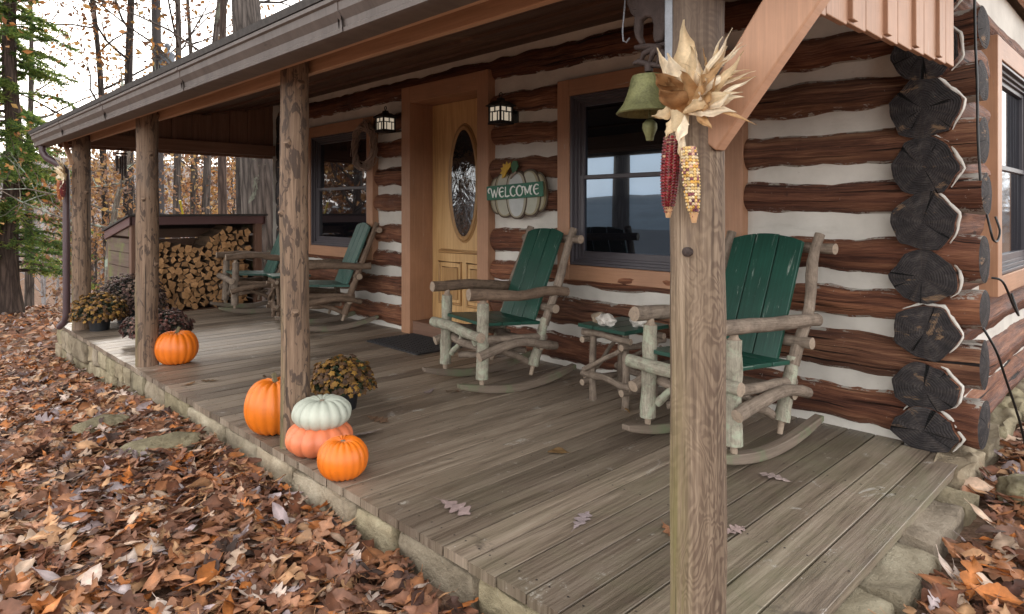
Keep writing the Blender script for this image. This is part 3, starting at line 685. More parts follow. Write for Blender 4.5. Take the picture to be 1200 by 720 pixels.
# ------------------------------------------------------------------ stone foundation
def stone(m,c,d,seed,rot=None,j=.018):
    n=6; cc=rnd.uniform(.72,1.15); m.cc=(cc,cc*rnd.uniform(.95,1.02),cc*rnd.uniform(.85,1),1)
    bm=bmesh.new(); bmesh.ops.create_cube(bm,size=1); bmesh.ops.subdivide_edges(bm,edges=bm.edges[:],cuts=5,use_grid_fill=True)
    V=[]
    for v in bm.verts:
        p=v.co.copy(); q=Vector((p.x*2,p.y*2,p.z*2))
        r=max(abs(q.x),abs(q.y),abs(q.z)); L=(abs(q.x)**14+abs(q.y)**14+abs(q.z)**14)**(1/14)
        q=q*(r/L)*.5
        w_=Vector((q.x*d[0],q.y*d[1],q.z*d[2]))
        w_+=Vector((nz(q.x*3+seed,q.y*3,q.z*3),nz(q.x*3,q.y*3+seed,q.z*3+9),nz(q.x*3+5,q.y*3,q.z*3+seed)))*j*2
        if rot is not None: w_=rot@w_
        V.append(w_+Vector(c))
    bm.verts.index_update(); F=[[v.index for v in f.verts] for f in bm.faces]; bm.free()
    m.add(V,F,[[(0,0)]*len(f) for f in F])
fd=thing('stone_foundation','low tan sandstone wall carrying the porch floor','stone wall')
front=MB(); x=-.80; k=0
while x>-8.25:
    w_=rnd.uniform(.26,.58); z=-.037; 
    hs=[rnd.uniform(.13,.2),rnd.uniform(.12,.18),.2,.2] if x<-4.6 else [rnd.uniform(.16,.24),.2]
    for h in hs:
        if z< -.75: break
        nsp=2 if (h<.15 and w_>.34) else 1
        for q in range(nsp):
            ww=w_/nsp; stone(front,(x-ww*(q+.5),1.556+rnd.uniform(-.012,.012),z-h/2),(ww-.010,.16,h-.008),k,j=.007); k+=1
        z-=h
    x-=w_
front.box((-4.5,1.64,-.4),(7.4,.1,.7)); front.build('front_stones',M['stone'],fd,smooth=60)
left=MB(); y=1.50
while y<3.9:
    w_=rnd.uniform(.2,.4); z=-.04
    for h in (.16,.18,.2,.2): stone(left,(-8.22,y+w_/2,z-h/2),(.16,w_-.012,h-.012),k,j=.012); z-=h; k+=1
    y+=w_
left.build('side_stones',M['stone'],fd,smooth=60)
rt=MB(); y=1.42
for (L,zt,xo,h) in ((.43,-.05,.055,.19),(.52,-.042,.04,.2),(.44,-.048,.07,.21),(.50,-.035,.045,.19),(.22,-.05,.05,.2)):
    stone(rt,(-.775+xo*.5-.02,y+L/2,zt-h/2),(.19+xo,L-.006,h),k,j=.011); k+=1
    stone(rt,(-.78+xo*.35,y+L/2+.1,zt-h-.11),(.2+xo*.6,L+.06,.22),k,j=.02); k+=1; y+=L
y=3.62
while y<9: 
    w_=rnd.uniform(.3,.5); stone(rt,(-.80,y+w_/2,-.10),(.16,w_-.01,.2),k,j=.02); k+=1; y+=w_
rt.build('end_stones',M['stone'],fd,smooth=60)

# ------------------------------------------------------------------ rocking chairs
def limb(p0,p1,r0,r1,seed,bend=.02,n=9,knot=.10):
    p0,p1=Vector(p0),Vector(p1); P=[];Rr=[]
    for i in range(n+1):
        t=i/n; q=p0.lerp(p1,t); w=math.sin(PI*t)
        q+=Vector((nz(t*1.5,seed,1),nz(t*1.5,seed,2),nz(t*1.5,seed,3)))*bend*2*w
        P.append(q); Rr.append(lerp(r0,r1,t)*(1+knot*nz(t*5,seed,8)*1.6))
    return P,Rr
def branch(name,parent,p0,p1,r0,r1,seed,mat,bend=.02,tenon=(0,0),jit=.05,mid=None):
    P,Rr=limb(p0,p1,r0,r1,seed,bend)
    if mid:
        for i in range(len(P)): t=i/(len(P)-1); P[i]+=Vector(mid)*math.sin(PI*t)
    m=MB(); m.tube(P,Rr,n=14,cap=1,jit=jit,fr=14,seed=seed,dome=.08)
    d0=(P[0]-P[1]).normalized(); d1=(P[-1]-P[-2]).normalized()
    if tenon[0]: m.tube([P[0]-d0*.004,P[0]+d0*.008,P[0]+d0*tenon[0]],[r0*.62,r0*.42,r0*.38],n=10,mat=1)
    if tenon[1]: m.tube([P[-1]-d1*.004,P[-1]+d1*.012,P[-1]+d1*tenon[1]],[r1*.9,r1*.55,r1*.45],n=10,mat=1)
    return m.build(name,[mat,M['cut']],parent,smooth=60)
def planks(name,parent,org,ux,uy,w,L,t,n,gap,mat,seed,arch=0.0,along='y'):
    """n boards side by side across ux, each of length L along uy"""
    ux,uy=Vector(ux).normalized(),Vector(uy).normalized(); nn=ux.cross(uy).normalized(); org=Vector(org); m=MB(); pw=w/n
    for i in range(n):
        a=-w/2+i*pw+gap/2; b=-w/2+(i+1)*pw-gap/2; e=nz(i*2.2,seed)*.008; tw=nz(i*3,seed,4)*.006; o=rnd.random()*5
        def tp(x): return L+e-arch*(abs(x)/(w/2))**2.2
        ns=6; out=[(a,0+e),(b,0+e)]+[(lerp(b,a,k/ns),tp(lerp(b,a,k/ns))) for k in range(ns+1)]
        N=len(out); V=[]
        for h in (tw,t+tw):
            for (x,y) in out: V.append(org+ux*x+uy*y+nn*h)
        F=[list(range(N))[::-1],list(range(N,2*N))]+[(k,(k+1)%N,(k+1)%N+N,k+N) for k in range(N)]
        U=[[(x+o,y+o) for x,y in out][::-1],[(x+o,y+o) for x,y in out]]+[[(o,out[k][1]),(o,out[(k+1)%N][1]),(o+t,out[(k+1)%N][1]),(o+t,out[k][1])] for k in range(N)]
        m.add(V,F,U)
    return m.build(name,mat,parent,smooth=30,bevel=.003)
def rocking_chair(loc,rz,label,seed,old=False,arm_dark=False):
    c=thing('rocking_chair',label,'rocking chair',loc,R_(rz),'rustic log rocking chairs on the porch')
    leg=M['twig'] if old else M['lichen']; tw=M['twig_dark'] if old else M['twig']; arm=M['twig_dark'] if (arm_dark or old) else M['twig']
    g=M['green_old'] if old else M['green']; s=seed*10
    rz_=lambda y:(y-.27)**2/2.5
    for k,sx in enumerate((-1,1)):
        # rocker: a bent plank standing on edge
        m=MB(); n=18; V=[];F=[];U=[]
        for i in range(n+1):
            y=lerp(-.17,.75,i/n); z=rz_(y); h=.052*(1-.45*(abs(i/n-.5)*2)**4); x=sx*.262
            V+=[(x-.026,y,z),(x+.026,y,z),(x+.026,y,z+h),(x-.026,y,z+h)]
        for i in range(n):
            for e in range(4):
                e2=(e+1)%4; F.append((i*4+e,i*4+e2,i*4+4+e2,i*4+4+e)); U.append([(e*.05,i*.055),(e*.05+.05,i*.055),(e*.05+.05,i*.055+.055),(e*.05,i*.055+.055)])
        F+=[(3,2,1,0),(n*4,n*4+1,n*4+2,n*4+3)];U+=[[(0,0)]*4]*2
        m.add(V,F,U); m.build('rocker',M['rocker'],c,smooth=40,bevel=.005)
        branch('front_leg',c,(sx*.262,0,.115),(sx*.255,.012,.60),.041,.037,s+k,leg,.008,(.055,.05),.035)
        branch('rear_leg',c,(sx*.258,.40,.15),(sx*.262,.50,.46),.037,.031,s+2+k,leg if not old else tw,.012,(.062,0))
        branch('back_post',c,(sx*.266,.49,.42),(sx*.27,.74,1.075),.030,.026,s+4+k,tw,.02)
        branch('armrest',c,(sx*.265,-.10,.665+.02*nz(s,k)),(sx*.30,.66,.635),.038,.033,s+6+k,arm,.026,jit=.09)
        branch('side_rail',c,(sx*.262,.0,.365),(sx*.262,.50,.335),.028,.026,s+8+k,tw,.012)
        branch('stretcher',c,(sx*.318,-.055,.272),(sx*.305,.56,.275),.032,.027,s+10+k,tw,.02,mid=(0,0,.055),jit=.08)
        branch('brace',c,(sx*.225,.03,.19),(sx*.05,.05,.37),.022,.018,s+12+k,leg,.02)
        branch('brace',c,(sx*.25,.06,.35),(sx*.22,.40,.16),.025,.022,s+14+k,tw,.03)
    branch('seat_bar',c,(-.345,-.052,.405),(.335,-.05,.395),.035,.033,s+20,leg,.01)
    branch('lower_bar',c,(-.32,.055,.315),(.30,.05,.275),.029,.027,s+21,tw,.02,jit=.08)
    branch('rear_bar',c,(-.31,.45,.30),(.31,.44,.29),.033,.030,s+22,tw,.02)
    branch('cross_bar',c,(-.345,.53,.535),(.345,.53,.535),.031,.030,s+23,tw,.01)
    branch('cross_bar',c,(-.35,.735,.99),(.355,.735,1.0),.028,.029,s+24,tw,.012)
    branch('diagonal',c,(-.2,.08,.18),(.2,.38,.25),.024,.02,s+25,tw,.03)
    m=planks('seat',c,(0,-.005,.437),(0,1,0),(-1,0,0),.01,.01,.02,1,.0,g,seed) if False else None
    m=MB()
    # seat: three boards running from side to side, dropping a little to the back
    p=planks('seat',c,(.27,.225,.440),(0,1,-.06),(-1,0,0),.46,.54,.022,3,.006,g,seed)
    L=math.hypot(.25,.66)
    planks('backrest',c,(0,.452,.44),(1,0,0),(0,.255,.625),.43,.675,.024,3,.007,g,seed+3,arch=.035)
    return c
rocking_chair((-1.733,2.915,0),-8,'dark green rocking chair with pale lichen covered legs, partly behind the near right post',1)
rocking_chair((-3.444,2.905,0),-12,'dark green rocking chair between the door mat and the twig table, with dark bark armrests',2,arm_dark=True)
rocking_chair((-6.30,3.14,0),-14,'faded green rocking chair in front of the window with the wreath',3,True)
rocking_chair((-7.93,3.10,0),-10,'faded green rocking chair at the far end of the porch beside the firewood shed',4,True)

# ------------------------------------------------------------------ twig tables
def twig_table(loc,rz,label,seed,old):
    c=thing('side_table',label,'table',loc,R_(rz),'twig side tables between the rocking chairs'); tw=M['twig_dark'] if old else M['twig']; s=seed*13
    planks('tabletop',c,(0,-.205,.462),(1,0,0),(0,1,0),.40,.41,.024,3,.004,M['green'],seed)
    for k,(x,y) in enumerate(((-.135,-.13),(.135,-.13),(.135,.13),(-.135,.13))): branch('leg',c,(x,y,0),(x*1.02,y,.462),.024,.021,s+k,tw,.01)
    for k,y in enumerate((-.155,.155)):
        branch('rail',c,(-.20,y,.425),(.20,y,.418),.022,.020,s+5+k,tw,.012,jit=.1); branch('rail',c,(-.20,y,.165),(.20,y,.15),.023,.02,s+7+k,tw,.03,jit=.1)
        branch('brace',c,(-.18,y*1.08,.19),(.13,y*1.1,.36),.017,.014,s+9+k,tw,.02)
    for k,x in enumerate((-.165,.165)):
        branch('rail',c,(x,-.20,.385),(x,.20,.385),.02,.018,s+11+k,tw,.012); branch('rail',c,(x,-.2,.115),(x,.2,.12),.021,.019,s+13+k,tw,.012)
        branch('brace',c,(x*1.1,-.16,.13),(x*1.1,.15,.35),.016,.013,s+15+k,tw,.02)
    return c
twig_table((-2.50,3.43,0),-6,'twig table with stones on its dark green top between the two nearest rocking chairs',1,False)
twig_table((-7.10,3.42,0),-14,'twig table between the two far rocking chairs',2,True)
M['quartz']=plain('pale_quartz',(.52,.48,.43,1),.45,.3,24,.5,0,.6); M['tanrock']=plain('tan_rock',(.26,.2,.14,1),.8,.4,14,.4,0,.7)
for (x,y,s_,mt,lb) in ((-2.63,3.36,.045,'tanrock','small tan stone at the left end of the twig table top'),(-2.535,3.30,.05,'quartz','white crystal stone in the middle of the twig table top'),(-2.36,3.42,.056,'quartz','pale upright stone at the right end of the twig table top')):
    bm=bmesh.new(); bmesh.ops.create_icosphere(bm,subdivisions=3,radius=1)
    m=MB(); V=[(v.co.x*s_*1.25*(1+.5*nz(v.co.x*1.8+x*9,v.co.y*1.8,v.co.z*1.8)), v.co.y*s_*(1+.5*nz(v.co.x*1.8,v.co.y*1.8+x*7,v.co.z*1.8)), max(-.7,v.co.z*(1+.5*nz(v.co.x*2,v.co.y*2,v.co.z*2+x)))*s_*.85) for v in bm.verts]
    m.add(V,[[v.index for v in f.verts] for f in bm.faces]); bm.free()
    o=m.build('stone',M[mt],None,smooth=25,loc=(x,y,.487+s_*.58)); tag(o,lb,'stone','stones on the twig table')

# ------------------------------------------------------------------ pumpkins
def pumpkin(x,y,z,R,H,ribs,col,label,seed,dent=.25,lean=0,stem=True,rough=.42,rib=.055,top=.78):
    m=MB(); n=96; prof=[]; N=30
    t_=NT('pumpkin_skin'); cc=t_.coord('Object'); a_=t_.noise(cc,5,4); b_=t_.noise(cc,60,4,.7)
    k_=t_.attr(); d=tuple(v*.82 for v in col); e=tuple(min(1,v*1.12) for v in col)
    cl=t_.mix(1.0,t_.ramp(a_,[(.3,d),(.7,e)]),k_,'MULTIPLY'); bl=t_.noise(t_.coord('Object',(1,1,1),(seed,3,0)),9,6,.75,.8); cl=t_.mix(t_.val(bl,.6,.72,0,.45),cl,tuple(v*.5+.03 for v in col)+(1,)); cl=t_.mix(t_.val(b_,.66,.75,0,.35),cl,tuple(v*.6+.12 for v in col)+(1,))
    mat=t_.out(cl,rough,b_,.08,.002,.5)
    c=thing('pumpkin',label,'pumpkin',(x,y,z),seed*1.3)
    V=[];F=[]
    for i in range(N+1):
        ph=-PI/2+PI*i/N; 
        for k in range(n):
            th=TAU*k/n; rr=abs(math.sin(th*ribs/2+.3*nz(math.cos(th),math.sin(th),seed)))
            groove=1-rib*(1-rr**.55)*(1+.3*nz(th*2,seed)); cr=math.cos(ph)
            r=R*(abs(cr)**.72)*groove*(1+.03*nz(math.cos(th)*1.2,math.sin(th)*1.2,seed))
            zz=H/2+H/2*math.sin(ph)*(1+.0*cr)
            sk=(1-abs(cr))**2
            zz-= math.copysign(1,math.sin(ph))*dent*H*.5*max(0,1-(r/(R*.62)))**1.4
            zz+=(rr-.5)*.03*H*math.sin(ph)+.02*H*nz(math.cos(th)*1.5,math.sin(th)*1.5,seed+3)*max(0,math.sin(ph))
            V.append((r*math.cos(th)+lean*zz,r*math.sin(th),zz))
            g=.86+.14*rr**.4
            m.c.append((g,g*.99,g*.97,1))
    for i in range(N):
        for k in range(n): F.append((i*n+k,i*n+(k+1)%n,(i+1)*n+(k+1)%n,(i+1)*n+k))
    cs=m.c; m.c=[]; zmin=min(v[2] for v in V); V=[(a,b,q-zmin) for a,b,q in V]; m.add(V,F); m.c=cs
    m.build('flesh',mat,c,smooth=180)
    zt=V[N*n][2]
    if stem:
        q=MB(); hh=.05+.02*abs(nz(seed,3)); lx=lean*H
        q.tube([(lx,0,zt-.01),(lx+.004,0,zt+.012),(lx+.01,.004,zt+hh*.6),(lx+.02,.01,zt+hh)],[.024,.015,.012,.014],n=14,shape=lambda th:1+.16*math.sin(5*th),jit=.05,seed=seed)
        q.build('stem',M['stem'],c,smooth=50)
    else:
        q=MB(); q.tube([(0,0,zt-.012),(0,0,zt+.012)],[.014,.011],n=10,jit=.1); q.build('stem',M['cut'],c)
    return c
M['stem']=plain('dry_pumpkin_stem',(.12,.10,.05,1),.8,.4,40)
OR=(.80,.185,.012)
pumpkin(-5.575,1.765,0,.160,.262,17,OR,'plump orange pumpkin beside the second post from the far end',1,.18)
pumpkin(-3.475,1.60,0,.158,.292,15,(.78,.19,.012),'tall orange pumpkin on the far side of the middle post',2,.16,lean=.04)
pumpkin(-2.672,1.548,0,.114,.180,19,OR,'small round orange pumpkin in front of the stacked pumpkins',3,.22,stem=False)
pumpkin(-3.032,1.625,0,.166,.165,13,(.78,.225,.10),'flat coral pumpkin underneath the pale green one',4,.35,stem=False,rib=.10)
pumpkin(-3.018,1.632,.128,.146,.150,16,(.50,.53,.45),'pale grey green pumpkin stacked on the coral one',5,.3,stem=False,rough=.5,rib=.085)

# ------------------------------------------------------------------ potted chrysanthemums
def mum(x,y,R,H,potr,poth,cols,label,seed,nf,leafc,fsize=.02):
    c=thing('potted_mum',label,'potted plant',(x,y,0),seed)
    p=MB(); p.lathe([(0,.004),(potr*.76,.004),(potr*.80,0),(potr*.98,poth*.86),(potr*1.06,poth*.86),(potr*1.06,poth),(potr*.97,poth),(potr*.93,poth*.9),(0,poth*.88)],28)
    p.build('pot',M['pot'],c,smooth=35)
    r=random.Random(seed); m=MB(); zc=poth*.85; hh=H-zc
    for i in range(int(nf*4.2)):
        th=r.random()*TAU; ph=math.asin(r.uniform(-.25,1)); q=(r.random()**.42)*.98; b=1+.16*nz(math.cos(th)*2,math.sin(th)*2,ph*2+seed)
        P=Vector((math.cos(th)*math.cos(ph)*R*q*b,math.sin(th)*math.cos(ph)*R*q*b,zc+hh*max(.0,math.sin(ph)*.9+.1)*q*b))
        d=Vector((r.gauss(0,1),r.gauss(0,1),r.gauss(.5,.8))).normalized(); sd=d.orthogonal().normalized(); sd.rotate(Matrix.Rotation(r.random()*TAU,3,d)); L=r.uniform(.018,.034)
        k=r.uniform(.6,1.35); m.cc=(leafc[0]*k,leafc[1]*k,leafc[2]*k,1)
        m.add([P-d*L*.5,P+sd*L*.38,P+d*L*.6+sd*.004,P-sd*L*.38],[(0,1,2,3)])
    for i in range(26):    # stems
        th=r.random()*TAU; q=r.random()*.8; m.cc=(.05,.045,.03,1)
        m.tube([(math.cos(th)*.02,math.sin(th)*.02,zc-.02),(math.cos(th)*R*q*.5,math.sin(th)*R*q*.5,zc+hh*.35),(math.cos(th)*R*q,math.sin(th)*R*q,zc+hh*.8*math.sqrt(1-q*q))],.0025,n=4,caps=False)
    m.build('foliage',M['mum'],c,smooth=0)
    f=MB()
    for i in range(nf):
        th=r.random()*TAU; ph=math.asin(r.uniform(-.18,1)); b=1+.16*nz(math.cos(th)*2,math.sin(th)*2,ph*2+seed); q=r.uniform(.9,1.06)*b
        N=Vector((math.cos(th)*math.cos(ph),math.sin(th)*math.cos(ph),max(-.1,math.sin(ph)*.9+.1)))
        P=Vector((N.x*R*q,N.y*R*q,zc+hh*N.z*q)); N=(N+Vector((r.gauss(0,.3),r.gauss(0,.3),.5+r.gauss(0,.3)))).normalized()
        a=N.orthogonal().normalized(); bb=N.cross(a); s_=fsize*r.uniform(.65,1.2); cl=r.choice(cols); k=r.uniform(.65,1.25); f.cc=(cl[0]*k,cl[1]*k,cl[2]*k,1)
        V=[P+N*s_*.35];o=r.random()
        for j in range(10): an=TAU*j/10+o; rr=s_*(1.0 if j%2 else .62); V.append(P+(a*math.cos(an)+bb*math.sin(an))*rr+N*(s_*.05*(1 if j%2 else 3)))
        V.append(P-N*s_*.5)
        f.add(V,[(0,1+j,1+(j+1)%10) for j in range(10)]+[(11,1+(j+1)%10,1+j) for j in range(10)])
    f.build('flowers',M['petal'],c,smooth=0)
Yl=[(.29,.155,.03),(.21,.105,.025),(.14,.07,.025),(.085,.045,.025)]; Dk=[(.12,.065,.055),(.16,.09,.07),(.075,.045,.04),(.20,.13,.095)]; Rd=[(.13,.05,.038),(.085,.033,.028),(.18,.10,.075),(.06,.034,.026)]
mum(-3.60,2.085,.185,.31,.10,.15,Yl,'golden mum behind the stack of pumpkins by the middle post',3,520,(.05,.065,.03))
mum(-7.66,1.70,.25,.37,.105,.155,Yl,'golden mum in a black pot at the far corner of the porch',4,560,(.05,.055,.03),.022)
mum(-7.98,2.06,.34,.50,.15,.19,Dk,'large dark withered mum in a black pot behind the golden one',5,800,(.05,.045,.035),.022)
mum(-6.50,1.90,.28,.31,.12,.13,Rd,'rusty red mum spreading behind the second post from the far end',6,620,(.045,.045,.035),.02)
# dry leaf caught in the near mum
# ------------------------------------------------------------------ door mat
m=MB(); m.box((0,0,.006),(.80,.52,.012))
for i in range(18):
    for j in range(11): m.box((-.37+i*.0435,-.225+j*.045,.0135),(.03,.03,.008),Matrix.Rotation(R_(45),3,'Z'))
o=m.build('door_mat',M['rubber'],None,bevel=.002,loc=(-4.86,3.545,.002)); o.rotation_euler=(0,0,R_(-1)); tag(o,'dark rubber mat with a raised pattern in front of the door','door mat')

# ------------------------------------------------------------------ welcome sign
sg=thing('welcome_sign','pale pumpkin shaped plaque with a green WELCOME band on the log wall','sign',(-3.825,3.795,1.335)); sg.rotation_euler=(0,R_(-2.3),0)
M['sgn']=m_vc('painted_sign_wood',.55,9,.12,.2); body=MB()
def outl(sc=1.0,n=120):
    P=[]
    for i in range(n):
        th=TAU*i/n; c_,s_=math.cos(th),math.sin(th)
        lob=1-.05*(1-abs(math.sin(2.5*(th-PI/2)*1.0+PI/2*(1 if s_<0 else 1)))**.7)
        x=.322*sc*math.copysign(abs(c_)**.86,c_)*lob; z=.197*sc*math.copysign(abs(s_)**.8,s_)*lob
        if s_>0: z-=.028*math.exp(-(x/.06)**2)
        P.append((x,z))
    return P
def lobe(cx,hw,hh,sc_,n=40):
    P=[]
    for i in range(n):
        th=TAU*i/n; c_,s_=math.cos(th),math.sin(th)
        P.append((cx+(hw+sc_)*math.copysign(abs(c_)**.85,c_),(hh+sc_)*math.copysign(abs(s_)**.85,s_)-(.02*math.exp(-((cx+hw*c_)/.07)**2) if s_>.3 else 0)))
    return P
for k,(cx_,hw,hh,cl) in enumerate(((-.222,.100,.150,(.31,.285,.21)),(.228,.096,.150,(.31,.285,.20)),(-.140,.115,.180,(.38,.37,.30)),(.148,.115,.180,(.38,.38,.31)),(.005,.112,.196,(.45,.47,.46)))):
    y0=.012-.006*(k//2)*1.0-.001*k
    body.cc=(.065,.042,.025,1); body.slab(lobe(cx_,hw,hh,.011),y0,.020-.0007*k,axis=1)
    body.cc=(cl[0]*.72,cl[1]*.64,cl[2]*.50,1); body.slab(lobe(cx_,hw,hh,-.003),y0-.004,y0-.0005,axis=1)
    body.cc=(*cl,1); body.slab(lobe(cx_,hw*.78,hh*.93,0),y0-.0065,y0-.0045,axis=1)
body.build('plaque',M['sgn'],sg,smooth=40,bevel=.002)
bd=MB(); bd.cc=(.035,.135,.085,1); bd.box((-.005,-.022,.022),(.645,.014,.118)); bd.build('band',M['sgn'],sg,bevel=.003)
lt=MB(); M['white']=plain('white_lettering',(.80,.81,.78,1),.6,.06)
def arc(cx,cz,rx,rz,a0,a1,n=14): return [(cx+rx*math.cos(R_(lerp(a0,a1,i/n))),cz+rz*math.sin(R_(lerp(a0,a1,i/n)))) for i in range(n+1)]
GL={'W':[arc(-.62,.22,.20,.24,250,10),[(-.42,.30),(-.24,-.46)],[(-.24,-.46),(-.02,.30)],[(-.02,.30),(.16,-.46)],[(.16,-.46),(.46,.50)]],
 'E':[arc(.06,0,.32,.47,48,312),[(-.24,.02),(.24,.08)]],
 'L':[[(-.16,.50),(-.20,-.44)],[(-.26,-.42),(.02,-.46),(.32,-.38)]],
 'C':[arc(.06,0,.34,.47,45,315)],
 'O':[arc(0,0,.36,.47,0,360,24)],
 'M':[arc(-.52,.18,.16,.18,250,30),[(-.38,.32),(-.30,-.46)],[(-.36,.34),(-.06,-.30)],[(-.06,-.30),(.26,.44)],arc(.62,-.1,.36,.56,110,215),[(.33,-.35),(.46,-.46)]]}
for ch,cxl in (('W',-.225),('E',-.143),('L',-.078),('C',-.010),('O',.068),('M',.162),('E',.252)):
    for st in GL[ch]:
        P=[(cxl+p[0]*.094,-.0305,.022+p[1]*.084) for p in st]; lt.tube(P,[.0050+.0026*(1-abs(2*i/(len(P)-1)-1)) for i in range(len(P))],n=8)
lt.build('lettering',M['white'],sg,smooth=50)
lf=MB(); lf.cc=(.035,.10,.045,1); lf.slab([(-.02,.17),(-.035,.235),(-.01,.27),(.035,.265),(.05,.225),(.02,.18)],-.02,-.012,axis=1); lf.build('green_leaf',M['sgn'],sg)
lf=MB(); lf.cc=(.50,.30,.03,1)
for k in range(6):
    an=R_(60+k*32); lf.slab([(-.075,.19),(-.075+.055*math.cos(an-.3),.19+.055*math.sin(an-.3)),(-.075+.082*math.cos(an),.19+.082*math.sin(an)),(-.075+.055*math.cos(an+.3),.19+.055*math.sin(an+.3))],-.026-.001*k,-.020,axis=1)
lf.build('yellow_leaf',M['sgn'],sg)
tw=MB(); tw.tube([(.03,-.02,.175),(.0,-.028,.16),(-.035,-.028,.125)],[.012,.010,.006],n=8); tw.build('stalk',M['twig'],sg)

# ------------------------------------------------------------------ lanterns
def lantern(x,z,label):
    c=thing('wall_lantern',label,'lantern',(x,3.72,z),0,'black wall lanterns beside the door'); w=.066;h=.062
    g=MB(); g.box((0,0,0),(2*w-.012,2*w-.012,2*h-.01)); g.build('glass_panes',M['frost'],c,smooth=0)
    f=MB()
    for sx in(-1,1):
        for sy in(-1,1): f.box((sx*w,sy*w,0),(.014,.014,2*h))
    for s_ in(-1,1):
        for zz in(-h,.018,h):
            t=.012 if abs(zz)>.05 else .008
            f.box((0,s_*w,zz),(2*w,.010,t)); f.box((s_*w,0,zz),(.010,2*w,t))
        f.box((.0,s_*w,h*.5+.01),(.008,.009,h)); f.box((s_*w,0,h*.5+.01),(.009,.008,h))
        for q in(-.03,.03): f.box((q,s_*w,-.025),(.007,.009,.08)); f.box((s_*w,q,-.025),(.009,.007,.08))
    f.box((0,0,-h-.012),(2*w+.02,2*w+.02,.018))
    f.build('cage',M['black'],c,bevel=.001)
    r=MB(); r.lathe([(.125,h+.002),(.125,h+.010),(.06,h+.045),(.035,h+.05),(.03,h+.07),(.0,h+.08)],4); r.build('cap',M['black'],c,smooth=0).rotation_euler=(0,0,PI/4)
    t=MB(); t.tube([(.018*math.cos(TAU*i/16),0,h+.098+.018*math.sin(TAU*i/16)) for i in range(17)],.004,n=6,caps=False); t.build('ring',M['black'],c)
    a=MB(); a.box((.0,.135,.03),(.055,.10,.022)); a.box((0,.105,h+.03),(.03,.16,.02)); a.box((0,.165,.02),(.10,.03,.17)); a.build('wall_arm',M['black'],c,bevel=.003)
lantern(-3.93,1.985,'black lantern with frosted panes between the door and the welcome sign')
lantern(-5.60,2.06,'black lantern with frosted panes between the wreath and the door')

# ------------------------------------------------------------------ wreath
w=MB(); r=random.Random(4)
for k in range(34):
    ph=r.random()*TAU; ln=r.uniform(.5,1.15)*TAU; R0=.195+r.gauss(0,.018); P=[]; n=34; f1=r.randint(2,4); am=r.uniform(.01,.032); o=r.random()*TAU
    for i in range(n+1):
        th=ph+ln*i/n; rr=R0+am*math.cos(f1*th*1.3+o); P.append((math.cos(th)*rr*.98,am*1.1*math.sin(f1*th*1.3+o)+r.gauss(0,.002),math.sin(th)*rr*1.12))
    if k%4==0: P.append((P[-1][0]*1.22+.02,P[-1][1]-.03,P[-1][2]*1.2-.02))
    w.tube(P,r.uniform(.0035,.0075),n=6,jit=.1,seed=k)
o=w.build('grapevine_wreath',M['vine'],None,smooth=60,loc=(-6.07,3.765,1.875)); tag(o,'brown twisted vine wreath hanging at the corner of the far window','wreath')

# ------------------------------------------------------------------ dinner bell on its cast bracket
bl=thing('dinner_bell','greenish brass dinner bell hanging from a rusty animal bracket on the near post','bell',(-1.060,1.575,0))
M['brass']=plain('verdigris_brass',(.155,.155,.066,1),.55,.55,16,.4,.35,.5)
b=MB(); b.lathe([(.0,1.5809),(.034,1.5809),(.046,1.5775),(.050,1.5674),(.055,1.5448),(.063,1.5196),(.073,1.4969),(.086,1.4801),(.0915,1.4734),(.088,1.4700),(.078,1.4801),(.062,1.5028),(.05,1.5322),(.045,1.5658),(0,1.5725)],40); b.build('bell',M['brass'],bl,smooth=50)
b=MB(); b.tube([(0,0,1.575),(0.003,0,1.46)],.004,n=8); b.lathe([(0,-.036),(.010,-.034),(.013,-.02),(.021,.0),(.020,.014),(.010,.024),(0,.026)],18,(.003,0,1.430)); b.build('clapper',M['brass'],bl,smooth=60)
b=MB(); b.tube([(-.045,-.01,1.618),(-.03,-.005,1.622),(.0,0,1.610),(.05,.004,1.598),(.10,.004,1.590)],[.006,.009,.009,.008,.008],n=10); b.tube([(0,0,1.59),(0,0,1.612)],.012,n=10); b.build('yoke',M['iron'],bl)
b=MB()   # the cast animal: neck up to the left, deep chest, haunch to the right
sil=[(.088,1.690),(.092,1.735),(.082,1.775),(.050,1.800),(.010,1.806),(-.022,1.826),(-.038,1.862),(-.043,1.91),(-.050,1.955),(-.040,1.985),(-.062,1.992),(-.085,1.975),(-.118,1.942),(-.122,1.925),(-.100,1.922),(-.082,1.918),(-.078,1.88),(-.075,1.83),(-.068,1.79),(-.057,1.765),(-.044,1.75),(-.046,1.715),(-.040,1.69),(-.025,1.668),(-.012,1.668),(-.024,1.695),(-.022,1.735),(-.006,1.742),(.012,1.738),(.020,1.715),(.018,1.69),(.022,1.665),(.05,1.664),(.06,1.69)]
b.slab(sil,-.011,.011,axis=1)
b.tube([(.04,0,1.70),(.05,0,1.745),(.045,0,1.775)],[.02,.033,.022],n=12,sc=(1,.5)); b.tube([(-.04,0,1.77),(-.045,0,1.83),(-.058,0,1.90)],[.022,.025,.018],n=12,sc=(1,.6))
b.build('animal',M['iron'],bl,smooth=35,bevel=.006)
b=MB(); b.tube([(-.045,0,1.665),(0,0,1.66),(.03,0,1.652),(.085,0,1.655)],[.007,.010,.012,.012],n=8,jit=.15)
for p in ((.02,1.635),(-.01,1.64),(.045,1.625),(.05,1.65),(.075,1.61)): b.tube([(.03,0,1.655),(p[0],-.01,p[1]),(p[0]-.02,0,p[1]-.025)],[.011,.009,.004],n=8)
b.tube([(.075,.0,1.66),(.07,0,1.6),(.078,0,1.53)],[.009,.008,.007],n=8); b.build('leafy_base',M['iron'],bl,smooth=50)
